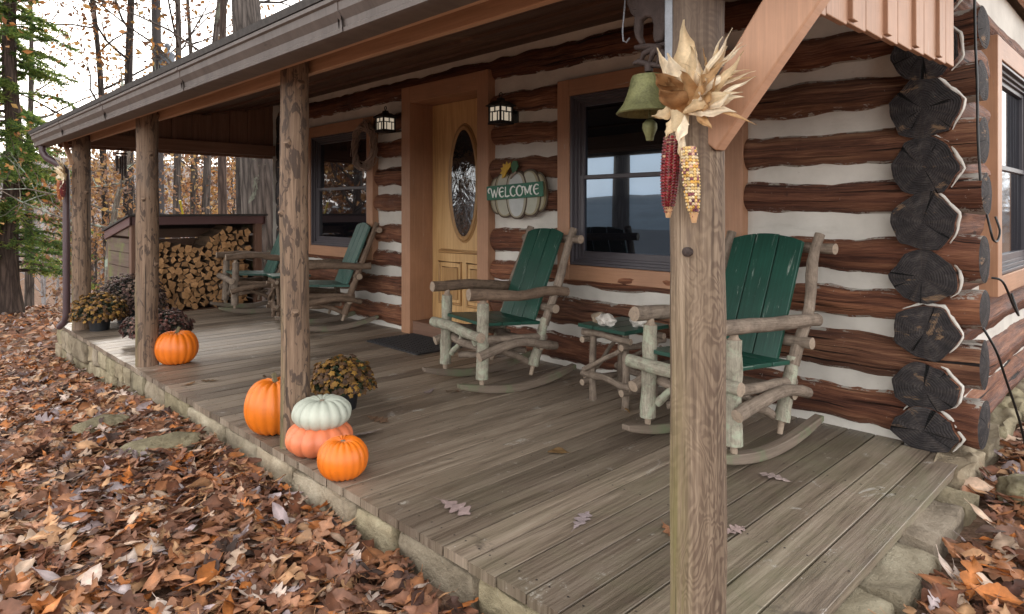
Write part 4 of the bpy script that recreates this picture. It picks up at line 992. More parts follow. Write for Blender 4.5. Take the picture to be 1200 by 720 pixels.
b=MB(); b.box((.098,-.052,1.655),(.022,.007,.30),Matrix.Rotation(R_(18),3,'Z')); b.build('mounting_plate',M['steel'],bl,bevel=.002)
b=MB(); b.tube([(-.075,-.005,1.83),(-.077,-.008,1.78),(-.085,-.006,1.72),(-.083,-.006,1.69),(-.072,-.006,1.684),(-.062,-.004,1.695)],.0025,n=6); b.build('hook_wire',M['steel'],bl)

# ------------------------------------------------------------------ Indian corn bunches
def husk(m,p0,d,L,w,curl,col,seed,fold=.35):
    """a dry leaf: cupped across, bending and twisting along its length, edges ragged"""
    d=Vector(d).normalized(); nn=Vector((.15*nz(seed,3),-1,.25)); s_=d.cross(nn).normalized(); nn=s_.cross(d).normalized(); n=13; V=[];F=[]; p=Vector(p0); C=[]
    tw=nz(seed,1)*2.4; cup=1.0+.8*nz(seed,7); b1=nz(seed,11)*1.2
    for i in range(n+1):
        t=i/n; ww=w*(.35+.65*smooth(0,.35,t))*(1-smooth(.45,1.0,t)**1.3*.93)*(1+.22*nz(t*7,seed,2)); q=Matrix.Rotation(tw*t,3,d); side=q@s_; nv=q@nn
        st=smooth(.5,1,t); wave=.004*math.sin(t*17+seed)
        for a in (-1,-.6,-.2,.2,.6,1):
            an=a*cup; x=math.sin(an)/max(.5,cup)*ww*.62; z=(1-math.cos(an))*ww*.55
            V.append(p+side*x+nv*(-z+wave*abs(a))+d*(.006*nz(a*3,seed,t*5)))
            k=(1.08-.28*st)*(1+.28*nz(a*2.4,seed,t*2.5))*(1+.10*math.sin(a*9))
            br=max(0,nz(seed*1.3,t*2.2,a*.6))*1.3
            C.append((col[0]*k*(1-.35*br),col[1]*k*(1-.5*br),col[2]*k*(1-.68*br),1))
        d=(d+nn*curl*.085*(.3+1.4*t)+s_*b1*.05+Vector((nz(seed,t*3,1),nz(seed,t*3,2),nz(seed,t*3,3)-.15))*.16*t).normalized(); p=p+d*(L/n)
    for i in range(n):
        for a in range(5): q=i*6+a; F.append((q,q+1,q+7,q+6))
    b0=len(m.c); m.add(V,F); m.c[b0:b0+len(C)]=C
def cob(parent,x,y,z0,z1,r,pal,wts,seed,tilt=0):
    rr=random.Random(seed); m=MB(); L=z0-z1; nr=int(L/.0075); na=13
    m.cc=(.35,.22,.12,1); m.tube([(x+tilt*t,y,z0-L*t) for t in (0,.2,.5,.8,1)],[r*.8,r*.86,r*.84,r*.68,r*.35],n=12)
    ico=[(0,0,1),(1,0,0),(0,1,0),(-1,0,0),(0,-1,0),(.7,.7,.45),(-.7,.7,.45),(-.7,-.7,.45),(.7,-.7,.45)]
    fc=[(0,1,5),(0,5,2),(0,2,6),(0,6,3),(0,3,7),(0,7,4),(0,4,8),(0,8,1)]
    for i in range(nr):
        t=(i+.5)/nr; R0=r*(math.sin(PI*min(1,t*.75+.22))**.5)*(1 if t<.93 else .75)
        for k in range(na):
            th=TAU*k/na+.12*i*0+.05*nz(i*.3,k); N=Vector((math.cos(th),math.sin(th),0)); Tn=Vector((-N.y,N.x,0))
            c0=Vector((x+tilt*t,y,z0-L*t+rr.uniform(-.0008,.0008)))+N*R0*.86
            cl=rr.choices(pal,wts)[0]; q=rr.uniform(.75,1.2); m.cc=(cl[0]*q,cl[1]*q,cl[2]*q,1); hw=R0*PI/na*1.06; hz=.0045
            m.add([c0+Tn*(a*hw)+Vector((0,0,b_*hz))+N*(c_*r*.24) for a,b_,c_ in ico],fc)
    m.cc=(.50,.30,.16,1); m.tube([(x+tilt*.98,y,z1+.012),(x+tilt*1.02,y,z1-.012)],[r*.5,r*.25],n=8,jit=.3,seed=seed)
    m.build('cob',M['kernel'],parent,smooth=70)
RED=([(.13,.008,.012),(.20,.014,.018),(.09,.006,.01),(.50,.30,.18)],[5,4,3,.25]); MUL=([(.62,.42,.16),(.66,.52,.32),(.55,.30,.06),(.20,.05,.07),(.08,.03,.05),(.55,.32,.22)],[5,5,3,1.2,.7,1.5])
def corn(loc,label,big,seed):
    c=thing('corn_bunch',label,'corn',loc,0,'dried corn bunches tied to the porch posts'); h=MB(); r=random.Random(seed); H1=(.64,.49,.30); H2=(.76,.65,.48); H3=(.46,.28,.13); H4=(.34,.185,.08)
    if big:
        spec=[((.0,-.01,.02),(-.02,-.1,1),.235,.062,-.1,H1),((-.02,-.02,.0),(-.26,-.1,1),.19,.034,.1,H2),((.0,-.03,.0),(-.1,-.25,1),.16,.06,.25,H2),((.02,-.03,0),(.25,-.25,1),.17,.055,.2,H1),
              ((.02,-.02,0),(.75,-.2,.85),.20,.03,.0,H2),((.03,-.02,-.01),(.9,-.15,.7),.22,.026,.05,H1),((.02,-.01,0),(.6,-.1,1.0),.21,.03,.1,H2),((.03,-.02,-.02),(1,-.25,.3),.16,.032,-.5,H2),((.02,-.03,-.02),(1,-.3,.05),.15,.028,-.9,H2),
              ((.0,-.03,.0),(.05,-.45,.8),.11,.058,.7,H4),((.02,-.035,.0),(.3,-.5,.75),.13,.05,.6,H3),((-.02,-.02,.0),(-.2,-.4,.6),.10,.045,.6,H3),((.03,0,.05),(.8,0,.7),.17,.016,-.4,H2),
              ((0,-.03,-.02),(.05,-.3,-1),.10,.036,.2,H2),((-.02,-.03,-.02),(-.25,-.25,-1),.075,.04,.2,H1),((.0,-.03,-.04),(.0,-.15,-1),.125,.022,-.1,H2),((.03,-.02,-.02),(.7,-.3,-.5),.09,.02,-.2,H3),((-.03,-.02,.0),(-.5,-.3,-.3),.07,.035,.4,H1)]
        for i in range(15):
            a=R_(r.uniform(0,62)); spec.append(((r.uniform(-.01,.035),r.uniform(-.04,-.01),r.uniform(-.02,.03)),(math.cos(a),r.uniform(-.45,-.05),math.sin(a)),r.uniform(.10,.21),r.uniform(.016,.036),r.uniform(-1.4,1.2),r.choice((H1,H2,H2,H3))))
        for i in range(6):
            a=R_(r.uniform(70,110)); spec.append(((r.uniform(-.03,.02),r.uniform(-.045,-.015),r.uniform(-.03,.02)),(math.cos(a)*.7,r.uniform(-.9,-.3),math.sin(a)),r.uniform(.08,.13),r.uniform(.045,.075),r.uniform(.5,1.4),r.choice((H1,H3,H4,H2))))
        for i in range(16):
            a=R_(r.uniform(-12,75)); spec.append(((r.uniform(0,.04),r.uniform(-.035,.0),r.uniform(-.02,.04)),(math.cos(a),r.uniform(-.5,.1),math.sin(a)),r.uniform(.13,.25),r.uniform(.008,.018),r.uniform(-2.4,2.0),r.choice((H1,H2,H3))))
    else:
        spec=[((r.uniform(-.02,.02),-.02,0),(math.cos(a),-.3,math.sin(a)),r.uniform(.12,.22),r.uniform(.03,.06),r.uniform(-.3,.4),r.choice((H1,H2,H2))) for a in [R_(q) for q in range(20,200,9)]]+[((0,-.03,-.02),(x,-.2,-.7),.16,.03,.1,H2) for x in (-.7,.8,-.3,.4)]
    for i,(p,d,L,w_,cu,cl) in enumerate(spec): husk(h,p,d,L*(.84 if big else 1),w_,cu,cl,seed*20+i)
    h.build('husks',M['husk'],c,smooth=50)
    k=MB(); k.tube([(-.012,-.018,.01),(-.010,-.022,-.02),(-.012,-.022,-.065)],[.026,.022,.019],n=14,jit=.12,seed=3); k.build('knot',M['huskplain'],c)
    if big:
        cob(c,-.030,-.026,-.075,-.268,.0235,*RED,seed,-.012); cob(c,.020,-.030,-.105,-.280,.0205,*MUL,seed+1,.014)
    else:
        cob(c,-.02,-.05,-.06,-.26,.030,[(.45,.15,.05),(.38,.10,.03),(.5,.2,.08)],[2,2,1],seed); cob(c,.04,-.04,-.06,-.24,.027,*RED,seed+2)
M['huskplain']=plain('husk_knot',(.52,.40,.24,1),.7,.3,40)
corn((-.884,1.487,1.462),'dried husks with a red and a speckled corn cob tied to the near post',True,5)
corn((-7.84,1.455,1.56),'dried husks with an orange corn cob tied to the far corner post',False,9)

# ------------------------------------------------------------------ wind chime, cords
wc=thing('wind_chime','dark tubular wind chime hanging from the beam at the far end of the porch','wind chime',(-8.17,2.02,0))
for k in range(6):
    a=TAU*k/6; q=MB(); q.tube([(.045*math.cos(a),.045*math.sin(a),1.80),(.045*math.cos(a),.045*math.sin(a),1.56+.025*k-.03)],.010,n=10); q.build('chime_tube',M['iron'],wc)
q=MB(); q.lathe([(0,1.815),(.065,1.815),(.065,1.828),(0,1.828)],20); q.tube([(0,0,1.89),(0,0,1.825)],.003,n=6); q.tube([(0,0,1.81),(0,0,1.50)],.002,n=5); q.lathe([(0,1.66),(.03,1.66),(.03,1.672),(0,1.672)],14); q.box((0,0,1.47),(.06,.004,.06)); q.build('hanger',M['iron'],wc)
def cord(P,r,label):
    m=MB(); Q=[]
    P=[Vector(p) for p in P]
    for i in range(len(P)-1):
        p0,p1,p2,p3=P[max(i-1,0)],P[i],P[i+1],P[min(i+2,len(P)-1)]
        for k in range(6):
            t=k/6; Q.append(.5*((2*p1)+(p2-p0)*t+(2*p0-5*p1+4*p2-p3)*t*t+(3*p1-p0-3*p2+p3)*t**3))
    Q.append(P[-1]); m.tube(Q,r,n=7); tag(m.build('cable',M['cable'],None,smooth=60),label,'cable')
cord([(-.70,3.70,2.30),(-.70,3.72,2.0),(-.692,3.715,1.80),(-.690,3.72,1.55),(-.682,3.73,1.34)],.006,'black cable hanging straight down over the corner logs')
cord([(-.70,3.95,1.20),(-.675,3.90,1.12),(-.665,3.92,1.06),(-.66,3.99,1.05),(-.66,4.05,1.10),(-.68,4.06,1.17)],.0055,'short loop of black cable sticking out between the corner logs')
cord([(-.70,4.08,.86),(-.655,4.10,.84),(-.63,4.20,.72),(-.62,4.28,.66),(-.63,4.33,.67),(-.66,4.36,.76)],.006,'black cable loop hanging below the side window')
cord([(-.72,3.90,.66),(-.66,3.95,.52),(-.64,4.05,.38),(-.60,4.2,.12),(-.58,4.30,-.10)],.006,'black cable running from the corner logs down to the leaves')

# ------------------------------------------------------------------ firewood shed
SX,SY0,SY1=-8.56,2.23,3.76
M['shedwood']=wood('mossy_shed_board',[(.3,(.085,.055,.042)),(.6,(.17,.12,.095)),(.8,(.24,.18,.14))],40,2,.8,blotch=(.15,.16,.06,1),blotch_sc=3.5,blotch_rng=(.5,.62))
M['mauve']=m_paint('mauve_painted_fascia',(.125,.062,.060,1),.55); M['shadowwood']=plain('stack_gap_shade',(.05,.034,.024,1),.9,.4); M['whitepipe']=plain('white_plastic',(.7,.7,.72,1),.4,.05); M['yellow']=plain('yellow_plastic',(.65,.5,.03,1),.4,.1)
sh=thing('firewood_shed','low brown board firewood shed with a sloping dark roof','shed')
m=MB(); D=1.0; zf,zb=1.135,.955
for y in (SY0+.03,SY1-.04): m.box((SX-.04,y,.35),(.09,.085,1.5))
for y in (SY0+.03,SY1-.04): m.box((SX-D,y,.22),(.08,.08,1.35))
m.build('corner_posts',M['brown'],sh,bevel=.004)
for y in (SY0,SY1):
    m=MB()
    for k in range(8):
        z0=-.32+k*.17; m.box((SX-.55,y,z0+.085),(.90,.022,.162 if z0<.75 else .12))
    m.build('side_boards',M['shedwood'],sh,bevel=.003)
m=MB()
for k in range(8): m.box((SX-D+.02,(SY0+SY1)/2,-.32+k*.165+.08),(.022,SY1-SY0-.05,.155))
m.build('back_boards',M['brown'],sh,bevel=.003)
m=MB(); m.box((SX+.015,(SY0+SY1)/2,zf-.055),(.03,SY1-SY0+.06,.10)); 
for y in (SY0-.025,SY1+.025): m.slab([(SX+.03,zf-.005),(SX+.03,zf-.105),(SX-D-.08,zb-.12),(SX-D-.08,zb-.02)],y-.014,y+.014,axis=1)
m.build('fascia',M['mauve'],sh,bevel=.003)
m=MB(); m.slab([(SX+.06,zf),(SX+.06,zf+.022),(SX-D-.12,zb+.0),(SX-D-.12,zb-.022)],SY0-.06,SY1+.06,axis=1); m.build('roof',M['shingle'],sh,smooth=0)
m=MB(); m.box((SX-.5,(SY0+SY1)/2,-.05),(.98,SY1-SY0-.04,.06)); m.box((SX-.5,(SY0+SY1)/2,-.25),(.9,1.4,.36)); m.build('floor',M['brown'],sh)
# split logs: each its own piece
protos=[]
M['fw_end']=wood('split_wood_end',[(.3,(.30,.145,.055)),(.6,(.56,.315,.145)),(.8,(.70,.45,.24))],26,26,.8,.4,.004,objvar=.3)
M['fw_side']=wood('split_wood_side',[(.3,(.06,.038,.025)),(.6,(.18,.11,.065)),(.8,(.30,.19,.11))],50,3,.85,objvar=.3)
rf=random.Random(21)
for k in range(14):
    a0=rf.random()*TAU; n=rf.choice((3,3,4,4,5)); P=[]
    for i in range(n):
        a=a0+TAU*(i+rf.uniform(-.28,.28))/n; rr=rf.uniform(.034,.054); P.append((math.cos(a)*rr*1.1,math.sin(a)*rr))
    out=[]
    for i in range(n):      # slightly rough edges
        p,q=P[i],P[(i+1)%n]
        for t in (0,.33,.66): out.append((lerp(p[0],q[0],t)+rf.uniform(-.003,.003),lerp(p[1],q[1],t)+rf.uniform(-.003,.003)))
    m=MB(); N=len(out); xe=[0,-.14,-.28,-.42]
    V=[(x,p[0]*(1+.1*nz(x*4,k,i))+.01*nz(x*3,k),p[1]*(1+.1*nz(x*4,k,i+9))) for x in xe for i,p in enumerate(out)]
    F=[(j*N+i,j*N+(i+1)%N,(j+1)*N+(i+1)%N,(j+1)*N+i) for j in range(3) for i in range(N)]; U=[[(i*.02,j*.14),(i*.02+.02,j*.14),(i*.02+.02,j*.14+.14),(i*.02,j*.14+.14)] for j in range(3) for i in range(N)]
    m.add(V,F,U,1); m.add([(.0,*p) for p in out],[list(range(N))],[[(p[0],p[1]) for p in out]],0); m.add([(-.42,*p) for p in out],[list(range(N))[::-1]],[[(p[0],p[1]) for p in out]],0)
    me=m.build('firewood_log',[M['fw_end'],M['fw_side']],None,smooth=30); protos.append(me)
def stack_top(y):
    t=(y-SY0)/(SY1-SY0); pts=[(0,.80),(.22,.84),(.38,.80),(.50,.74),(.62,.93),(.74,1.0),(.86,.99),(.93,.93),(1,.70)]
    for (a,b),(c,d) in zip(pts,pts[1:]):
        if a<=t<=c: return lerp(b,d,(t-a)/(c-a))
    return .7
used=[]; row=0; z=.035; cnt=0
while z<1.0:
    y=SY0+.09+(row%2)*.045
    while y<SY1-.16:
        if z<stack_top(y)-.03:
            src=rf.choice(protos)
            if src in used: o=src.copy(); COL.objects.link(o)
            else: o=src; used.append(src)
            o.location=(SX-.05+rf.uniform(-.05,.035),y+rf.uniform(-.014,.014),z+rf.uniform(-.016,.016)); o.rotation_euler=(rf.random()*TAU,rf.uniform(-.03,.03),rf.uniform(-.04,.04)); s_=rf.uniform(.82,1.14); o.scale=(1,s_,s_)
            tag(o,'split log stacked with the others in the firewood shed','firewood','split logs stacked in the firewood shed'); cnt+=1
        y+=.079*rf.uniform(.9,1.12)
    z+=.062; row+=1
for p in protos:
    if p not in used: bpy.data.objects.remove(p)
m=MB(); m.box((SX-.35,(SY0+SY1)/2,.36),(.25,1.3,.72)); m.build('stack_backing',M['shadowwood'],sh,smooth=0)  # dark block added inside the stack; shade between logs is its colour
q=MB(); q.tube([(0,0,0),(.02,-.03,.42)],.018,n=10); tag(q.build('pipe',M['whitepipe'],None,loc=(-8.40,2.06,0.0)),'white pipe leaning up behind the withered mum','pipe')
q=MB(); q.tube([(0,0,0),(.03,-.05,.20)],.012,n=8); q.tube([(.03,-.05,.19),(.035,-.058,.23)],.015,n=8); tag(q.build('tool_handle',M['yellow'],None,loc=(-8.95,2.92,1.10)),'yellow tool handle sticking up on the shed roof','tool')

# ------------------------------------------------------------------ fallen leaves
import numpy as np
rl=random.Random(77)
def leaf_shape(kind,seed,hi=True):
    r=random.Random(seed); n=22 if hi else 5; L=1.0; V=[];F=[]
    W=r.uniform(.21,.30) if kind=='oak' else r.uniform(.16,.25)
    nl=r.choice((3,4,4)); kx=r.uniform(-1.8,2.1); kc=r.uniform(-2.4,2.8); tw=r.uniform(-.9,.9); ph=r.uniform(0,.5)
    def w(t,sgn):
        env=math.sin(PI*min(1,t*.93+.07))**.75*(.55+.6*t if t<.75 else 1.0)
        if kind=='oak':
            l=abs(math.sin(PI*(t*nl+ph+.08*sgn)))**.8; return W*env*(.16+.98*l)
        return W*env*(.72+.35*math.sin(PI*t))*(1+.05*math.sin(t*40))
    cols=5 if hi else 3; us=[-1,-.5,0,.5,1] if hi else [-1,0,1]
    for i in range(n+1):
        t=i/n; x=(t-.5)*L
        for u in us:
            y=u*w(t,1 if u>0 else -1)*(1 if True else 1)
            xs=x+abs(u)*(.15 if kind=='oak' else .01); 
            zz=kx*.35*(x*x-.08)+kc*.9*y*abs(y)*1.6+tw*x*y*.8+.03*math.sin(t*9+u*2+seed)+ (-.012 if u==0 else 0)
            V.append((xs,y,zz))
    for i in range(n):
        for a in range(cols-1): q=i*cols+a; F.append((q,q+cols,q+cols+1,q+1))
    if hi:
        b=len(V); x0=V[(cols)//2]; V+=[(x0[0],-.008,x0[2]),(x0[0],.008,x0[2]),(x0[0]-.22,.006+.05*math.sin(seed),x0[2]+.05),(x0[0]-.22,-.006+.05*math.sin(seed),x0[2]+.05)]; F.append((b,b+1,b+2,b+3))
    return np.array(V,dtype=np.float32),np.array(F,dtype=np.int64)
PAL=[((0.312, 0.134, 0.059), 3.4), ((0.15, 0.061, 0.033), 3.0), ((0.422, 0.148, 0.038), 1.8), ((0.412, 0.232, 0.12), 2.3), ((0.452, 0.32, 0.231), 1.5), ((0.332, 0.266, 0.264), 1.1), ((0.21, 0.099, 0.059), 3.2), ((0.502, 0.394, 0.327), 0.8), ((0.076, 0.038, 0.027), 1.8), ((0.352, 0.173, 0.097), 2.4)]
PC=[p for p,_ in PAL]; PW=[w for _,w in PAL]
def scatter(name,pts,shapes,label,smin,smax,tilt,lift):
    VV=[];FF=[];CC=[];UV=[];off=0
    for (x,y) in pts:
        v,f=shapes[rl.randrange(len(shapes))]; s_=rl.uniform(smin,smax)
        e=Euler((rl.gauss(0,tilt),rl.gauss(0,tilt),rl.random()*TAU)).to_matrix(); A=np.array(e,dtype=np.float32)
        p=(v*s_)@A.T; 
        if rl.random()<.5: p[:,2]*=1; 
        h=gz(x,y)+rl.uniform(.0,lift)+.012
        mn=p[:,2].min(); p=p+np.array([x,y,h-mn*.55],dtype=np.float32)
        VV.append(p); FF.append(f+off); off+=len(v)
        c=rl.choices(PC,PW)[0]; k=rl.uniform(.7,1.3); g=rl.uniform(-.03,.03)
        cc=np.empty((len(v),4),dtype=np.float32); cc[:]=(max(.01,(c[0]+g*.3)*k),c[1]*k,c[2]*k,1); vv=np.clip(1+.25*np.sin(v[:,0:1]*7+x*9)*.6,0,2); cc[:,:3]*=vv
        if len(v)>60: cc[2:len(v)-4:5,:3]*=1.3; cc[0:len(v)-4:5,:3]*=.8; cc[4:len(v)-4:5,:3]*=.8
        CC.append(cc)
    V=np.concatenate(VV);F=np.concatenate(FF);C=np.concatenate(CC)
    me=bpy.data.meshes.new(name); me.vertices.add(len(V)); me.vertices.foreach_set('co',V.ravel()); me.loops.add(F.size); me.loops.foreach_set('vertex_index',F.ravel().astype(np.int32))
    me.polygons.add(len(F)); me.polygons.foreach_set('loop_start',np.arange(0,F.size,4,dtype=np.int32)); me.update(calc_edges=True)
    ca=me.color_attributes.new('Col','FLOAT_COLOR','POINT'); ca.data.foreach_set('color',C.ravel()); me.materials.append(M['leaf']); me.shade_smooth()
    o=bpy.data.objects.new(name,me); COL.objects.link(o); tag(o,label,'leaves',kind='stuff'); return o
HI=[leaf_shape('oak' if k%5<3 else 'oval',k+1) for k in range(30)]; LO=[leaf_shape('oval',k+50,False) for k in range(10)]
def inside(x,y): return (DX0-.03<x<-.68 and y>1.455) 
pts=[]
while len(pts)<17500:
    x=rl.uniform(-9.6,.4);y=rl.uniform(-1.2,1.43)
    if y<.118*-x-.8 and rl.random()<.75: continue
    if not inside(x,y): pts.append((x,y))
for _ in range(5200):
    x=rl.uniform(-.70,1.6);y=rl.uniform(1.0,6.2)
    if x>-.60+ (.0 if y<3.6 else -.12): pts.append((x,y))
scatter('leaf_litter',pts,HI,'deep brown and orange fallen oak leaves covering the ground in front of the porch',.075,.165,.20,.042)
pts=[]
while len(pts)<11000:
    x=rl.uniform(-24,-8.3);y=rl.uniform(-2,9)
    if not (SX-1.1<x<SX+.1 and SY0-.05<y<SY1+.05): pts.append((x,y))
for _ in range(3500): pts.append((rl.uniform(-12,3),rl.uniform(-4,-1.0)))
for _ in range(2500): pts.append((rl.uniform(-.6,4),rl.uniform(4,10)))
scatter('leaf_carpet',pts,LO,'thin far carpet of fallen leaves on the lawn beyond the porch',.10,.19,.30,.03)
DL=[(-2.083,1.702,.115,'oak',(.30,.22,.205),'pinkish lobed oak leaf on the deck boards right of the small pumpkin'),
(-1.637,1.97,.095,'oak',(.31,.25,.25),'pale mauve oak leaf lying in the middle of the nearest deck boards'),
(-2.175,2.454,.075,'oval',(.13,.075,.03),'curled dark brown leaf on the open deck before the twig table'),
(-1.367,2.158,.07,'oak',(.26,.12,.06),'orange brown leaf at the left side of the near post'),
(-1.189,2.311,.07,'oak',(.33,.24,.22),'pale pink leaf at the right side of the near post'),
(-1.289,2.915,.085,'oak',(.31,.24,.22),'spread pinkish oak leaf beside the rocker of the nearest chair'),
(-3.51,2.672,.085,'oval',(.27,.21,.2),'greyish leaf in front of the middle rocking chair'),
(-3.40,2.78,.06,'oval',(.12,.06,.03),'small dark leaf beside the middle rocking chair'),
(-2.36,3.261,.075,'oval',(.40,.24,.09),'yellow brown curled leaf under the twig table'),
(-3.065,1.93,.12,'oak',(.34,.28,.25),'broad pale oak leaf behind the stacked pumpkins'),
(-3.262,2.10,.11,'oak',(.17,.10,.06),'brown leaf beside the pot of the near golden mum'),
(-4.81,1.589,.075,'oak',(.23,.13,.06),'brown leaf near the deck edge before the plump pumpkin'),
(-4.80,1.753,.085,'oak',(.14,.085,.045),'dark brown lobed leaf on the deck between the two middle posts'),
(-4.665,2.07,.05,'oval',(.13,.08,.05),'tiny brown leaf on the middle deck boards'),
(-3.78,1.62,.10,'oak',(.27,.2,.16),'flat tan leaf lying behind the tall pumpkin')]
for k,(x,y,s_,kd,c,lb) in enumerate(DL):
    v,f=leaf_shape(kd,k*7+5); m=MB(); m.cc=(*c,1); m.add([(p[0]*s_*1.5,p[1]*s_*1.5,p[2]*s_*(.5 if kd=='oak' else 1.2)) for p in v],[tuple(q) for q in f])
    mn=min(p[2] for p in m.v); o=m.build('fallen_leaf',M['leaf'],None,smooth=180,loc=(x,y,.004-mn)); o.rotation_euler=(0,0,k*1.9); tag(o,lb,'leaf','leaves blown onto the porch floor')
# ------------------------------------------------------------------ boulders
def boulder(x,y,dx,dy,h,label,seed,sink=.5):
    m=MB(); m.cc=(.72,.73,.62,1); bm=bmesh.new(); bmesh.ops.create_icosphere(bm,subdivisions=5,radius=1); V=[]
    for v in bm.verts:
        p=v.co; q=1+.22*nz(p.x*1.1+seed,p.y*1.1,p.z*1.1)+.12*nz(p.x*2.6,p.y*2.6+seed,p.z*2.6)+.05*nz(p.x*7,p.y*7,p.z*7+seed)+.02*nz(p.x*19,p.y*19,p.z*19)
        V.append((p.x*q*dx/2,p.y*q*dy/2,math.copysign(abs(p.z)**.7,p.z)*q*h/2))
    m.add(V,[[v.index for v in f.verts] for f in bm.faces]); bm.free()
    o=m.build('boulder',M['stone'],None,smooth=180,loc=(x,y,gz(x,y)+h*(.5-sink)+.03)); o.rotation_euler=(.06,-.08,seed); tag(o,label,'rock','mossy rocks among the leaves')
boulder(-3.98,1.16,.42,.26,.11,'flat mossy rock in the leaves just below the porch edge',1.2,.42)
boulder(-4.62,1.03,.34,.26,.12,'grey rock half buried in leaves left of the flat mossy one',2.4,.46)
boulder(-.42,3.75,.42,.36,.17,'mossy rock beside the corner of the stone wall',3.1,.45)

# ------------------------------------------------------------------ trees
rt_=random.Random(9)
def tree(name,label,cat,base,h,r0,lean=(0,0),bark='bark',limbs=10,crown0=.35,spread=.32,leaves=1800,pal=None,lsize=.07,seed=0,group='trees in the woods beyond the porch',bend=.3,droop=0.0,fork=None,twig=1.0):
    rr=random.Random(seed*31+5); x,y=base; z0=gz(x,y)-.15
    c=thing(name,label,cat,(x,y,z0),0,group); t=MB(); P=[];Rd=[]; n=16
    for i in range(n+1):
        q=i/n; P.append(Vector((lean[0]*h*q+bend*nz(q*2.2,seed,1)*q,lean[1]*h*q+bend*nz(q*2.2,seed,2)*q,h*q))); Rd.append(r0*(1.0-.82*q**1.1)*(1+.45*max(0,.05-q)/.05*.8))
    t.tube(P,Rd,n=14,jit=.06,fr=1.2,seed=seed,caps=False)
    tips=[]
    def grow(p,d,L,r,lev):
        m_=6; Q=[p.copy()];R2=[r];q=p.copy();dd=d.copy()
        for i in range(m_):
            dd=(dd+Vector((rr.gauss(0,.17),rr.gauss(0,.17),rr.gauss(.03-droop*.08,.13)))).normalized(); q=q+dd*(L/m_); Q.append(q.copy()); R2.append(r*(1-.8*(i+1)/m_))
            if lev<2 and i>=1:
                for _ in range(1 if lev==0 else rr.choice((0,1,1))):
                    sdv=dd.orthogonal().normalized(); sdv.rotate(Matrix.Rotation(rr.random()*TAU,3,dd)); grow(q,(dd*.7+sdv*.8).normalized(),L*rr.uniform(.35,.55)*twig,r*(1-.8*(i+1)/m_)*.7,lev+1)
            if lev>=1: tips.append((q.copy(),dd.copy()))
        t.tube(Q,R2,n=6 if lev<1 else 4,caps=False,seed=seed+lev)
        tips.append((q.copy(),dd.copy()))
    for k in range(limbs):
        q=crown0+(1-crown0)*((k+rr.random()*.7)/limbs)*.97; i=min(n-1,int(q*n)); p=P[i].lerp(P[i+1],q*n-i); a=rr.random()*TAU if fork is None else fork+rr.gauss(0,.9)
        up=rr.uniform(.15,.9)-droop; L=h*spread*(1.15-.75*(q-crown0)/(1-crown0))*rr.uniform(.65,1.15)
        grow(p,Vector((math.cos(a),math.sin(a),up)).normalized(),L,Rd[i]*.42,0)
    t.build('trunk',M[bark],c,smooth=60)
    if leaves and tips:
        f=MB(); pal=pal or AUT
        for k in range(leaves):
            p,d=tips[rr.randrange(len(tips))]; s_=lsize*rr.uniform(.6,1.35); P0=p+Vector((rr.gauss(0,1),rr.gauss(0,1),rr.gauss(-.2,1)))*.16
            dd=Vector((rr.gauss(0,1),rr.gauss(0,1),rr.gauss(-.4,.8))).normalized(); sv=dd.orthogonal().normalized(); sv.rotate(Matrix.Rotation(rr.random()*TAU,3,dd))
            cl=rr.choice(pal); q=rr.uniform(.7,1.3); f.cc=(cl[0]*q,cl[1]*q,cl[2]*q,1); nn=dd.cross(sv)*s_*.2
            f.add([P0-dd*s_,P0+sv*s_*.55+nn,P0+dd*s_,P0-sv*s_*.55+nn],[(0,1,2),(0,2,3)])
        f.build('crown',M['crown'],c,smooth=0)
    return c
AUT=[(.20,.085,.03),(.28,.125,.04),(.14,.06,.03),(.33,.17,.06),(.10,.05,.03)]; GOLD=[(.34,.18,.05),(.30,.13,.035),(.22,.10,.03),(.36,.23,.08)]; TAN=[(.26,.16,.10),(.20,.12,.08),(.30,.17,.10),(.16,.09,.06)]
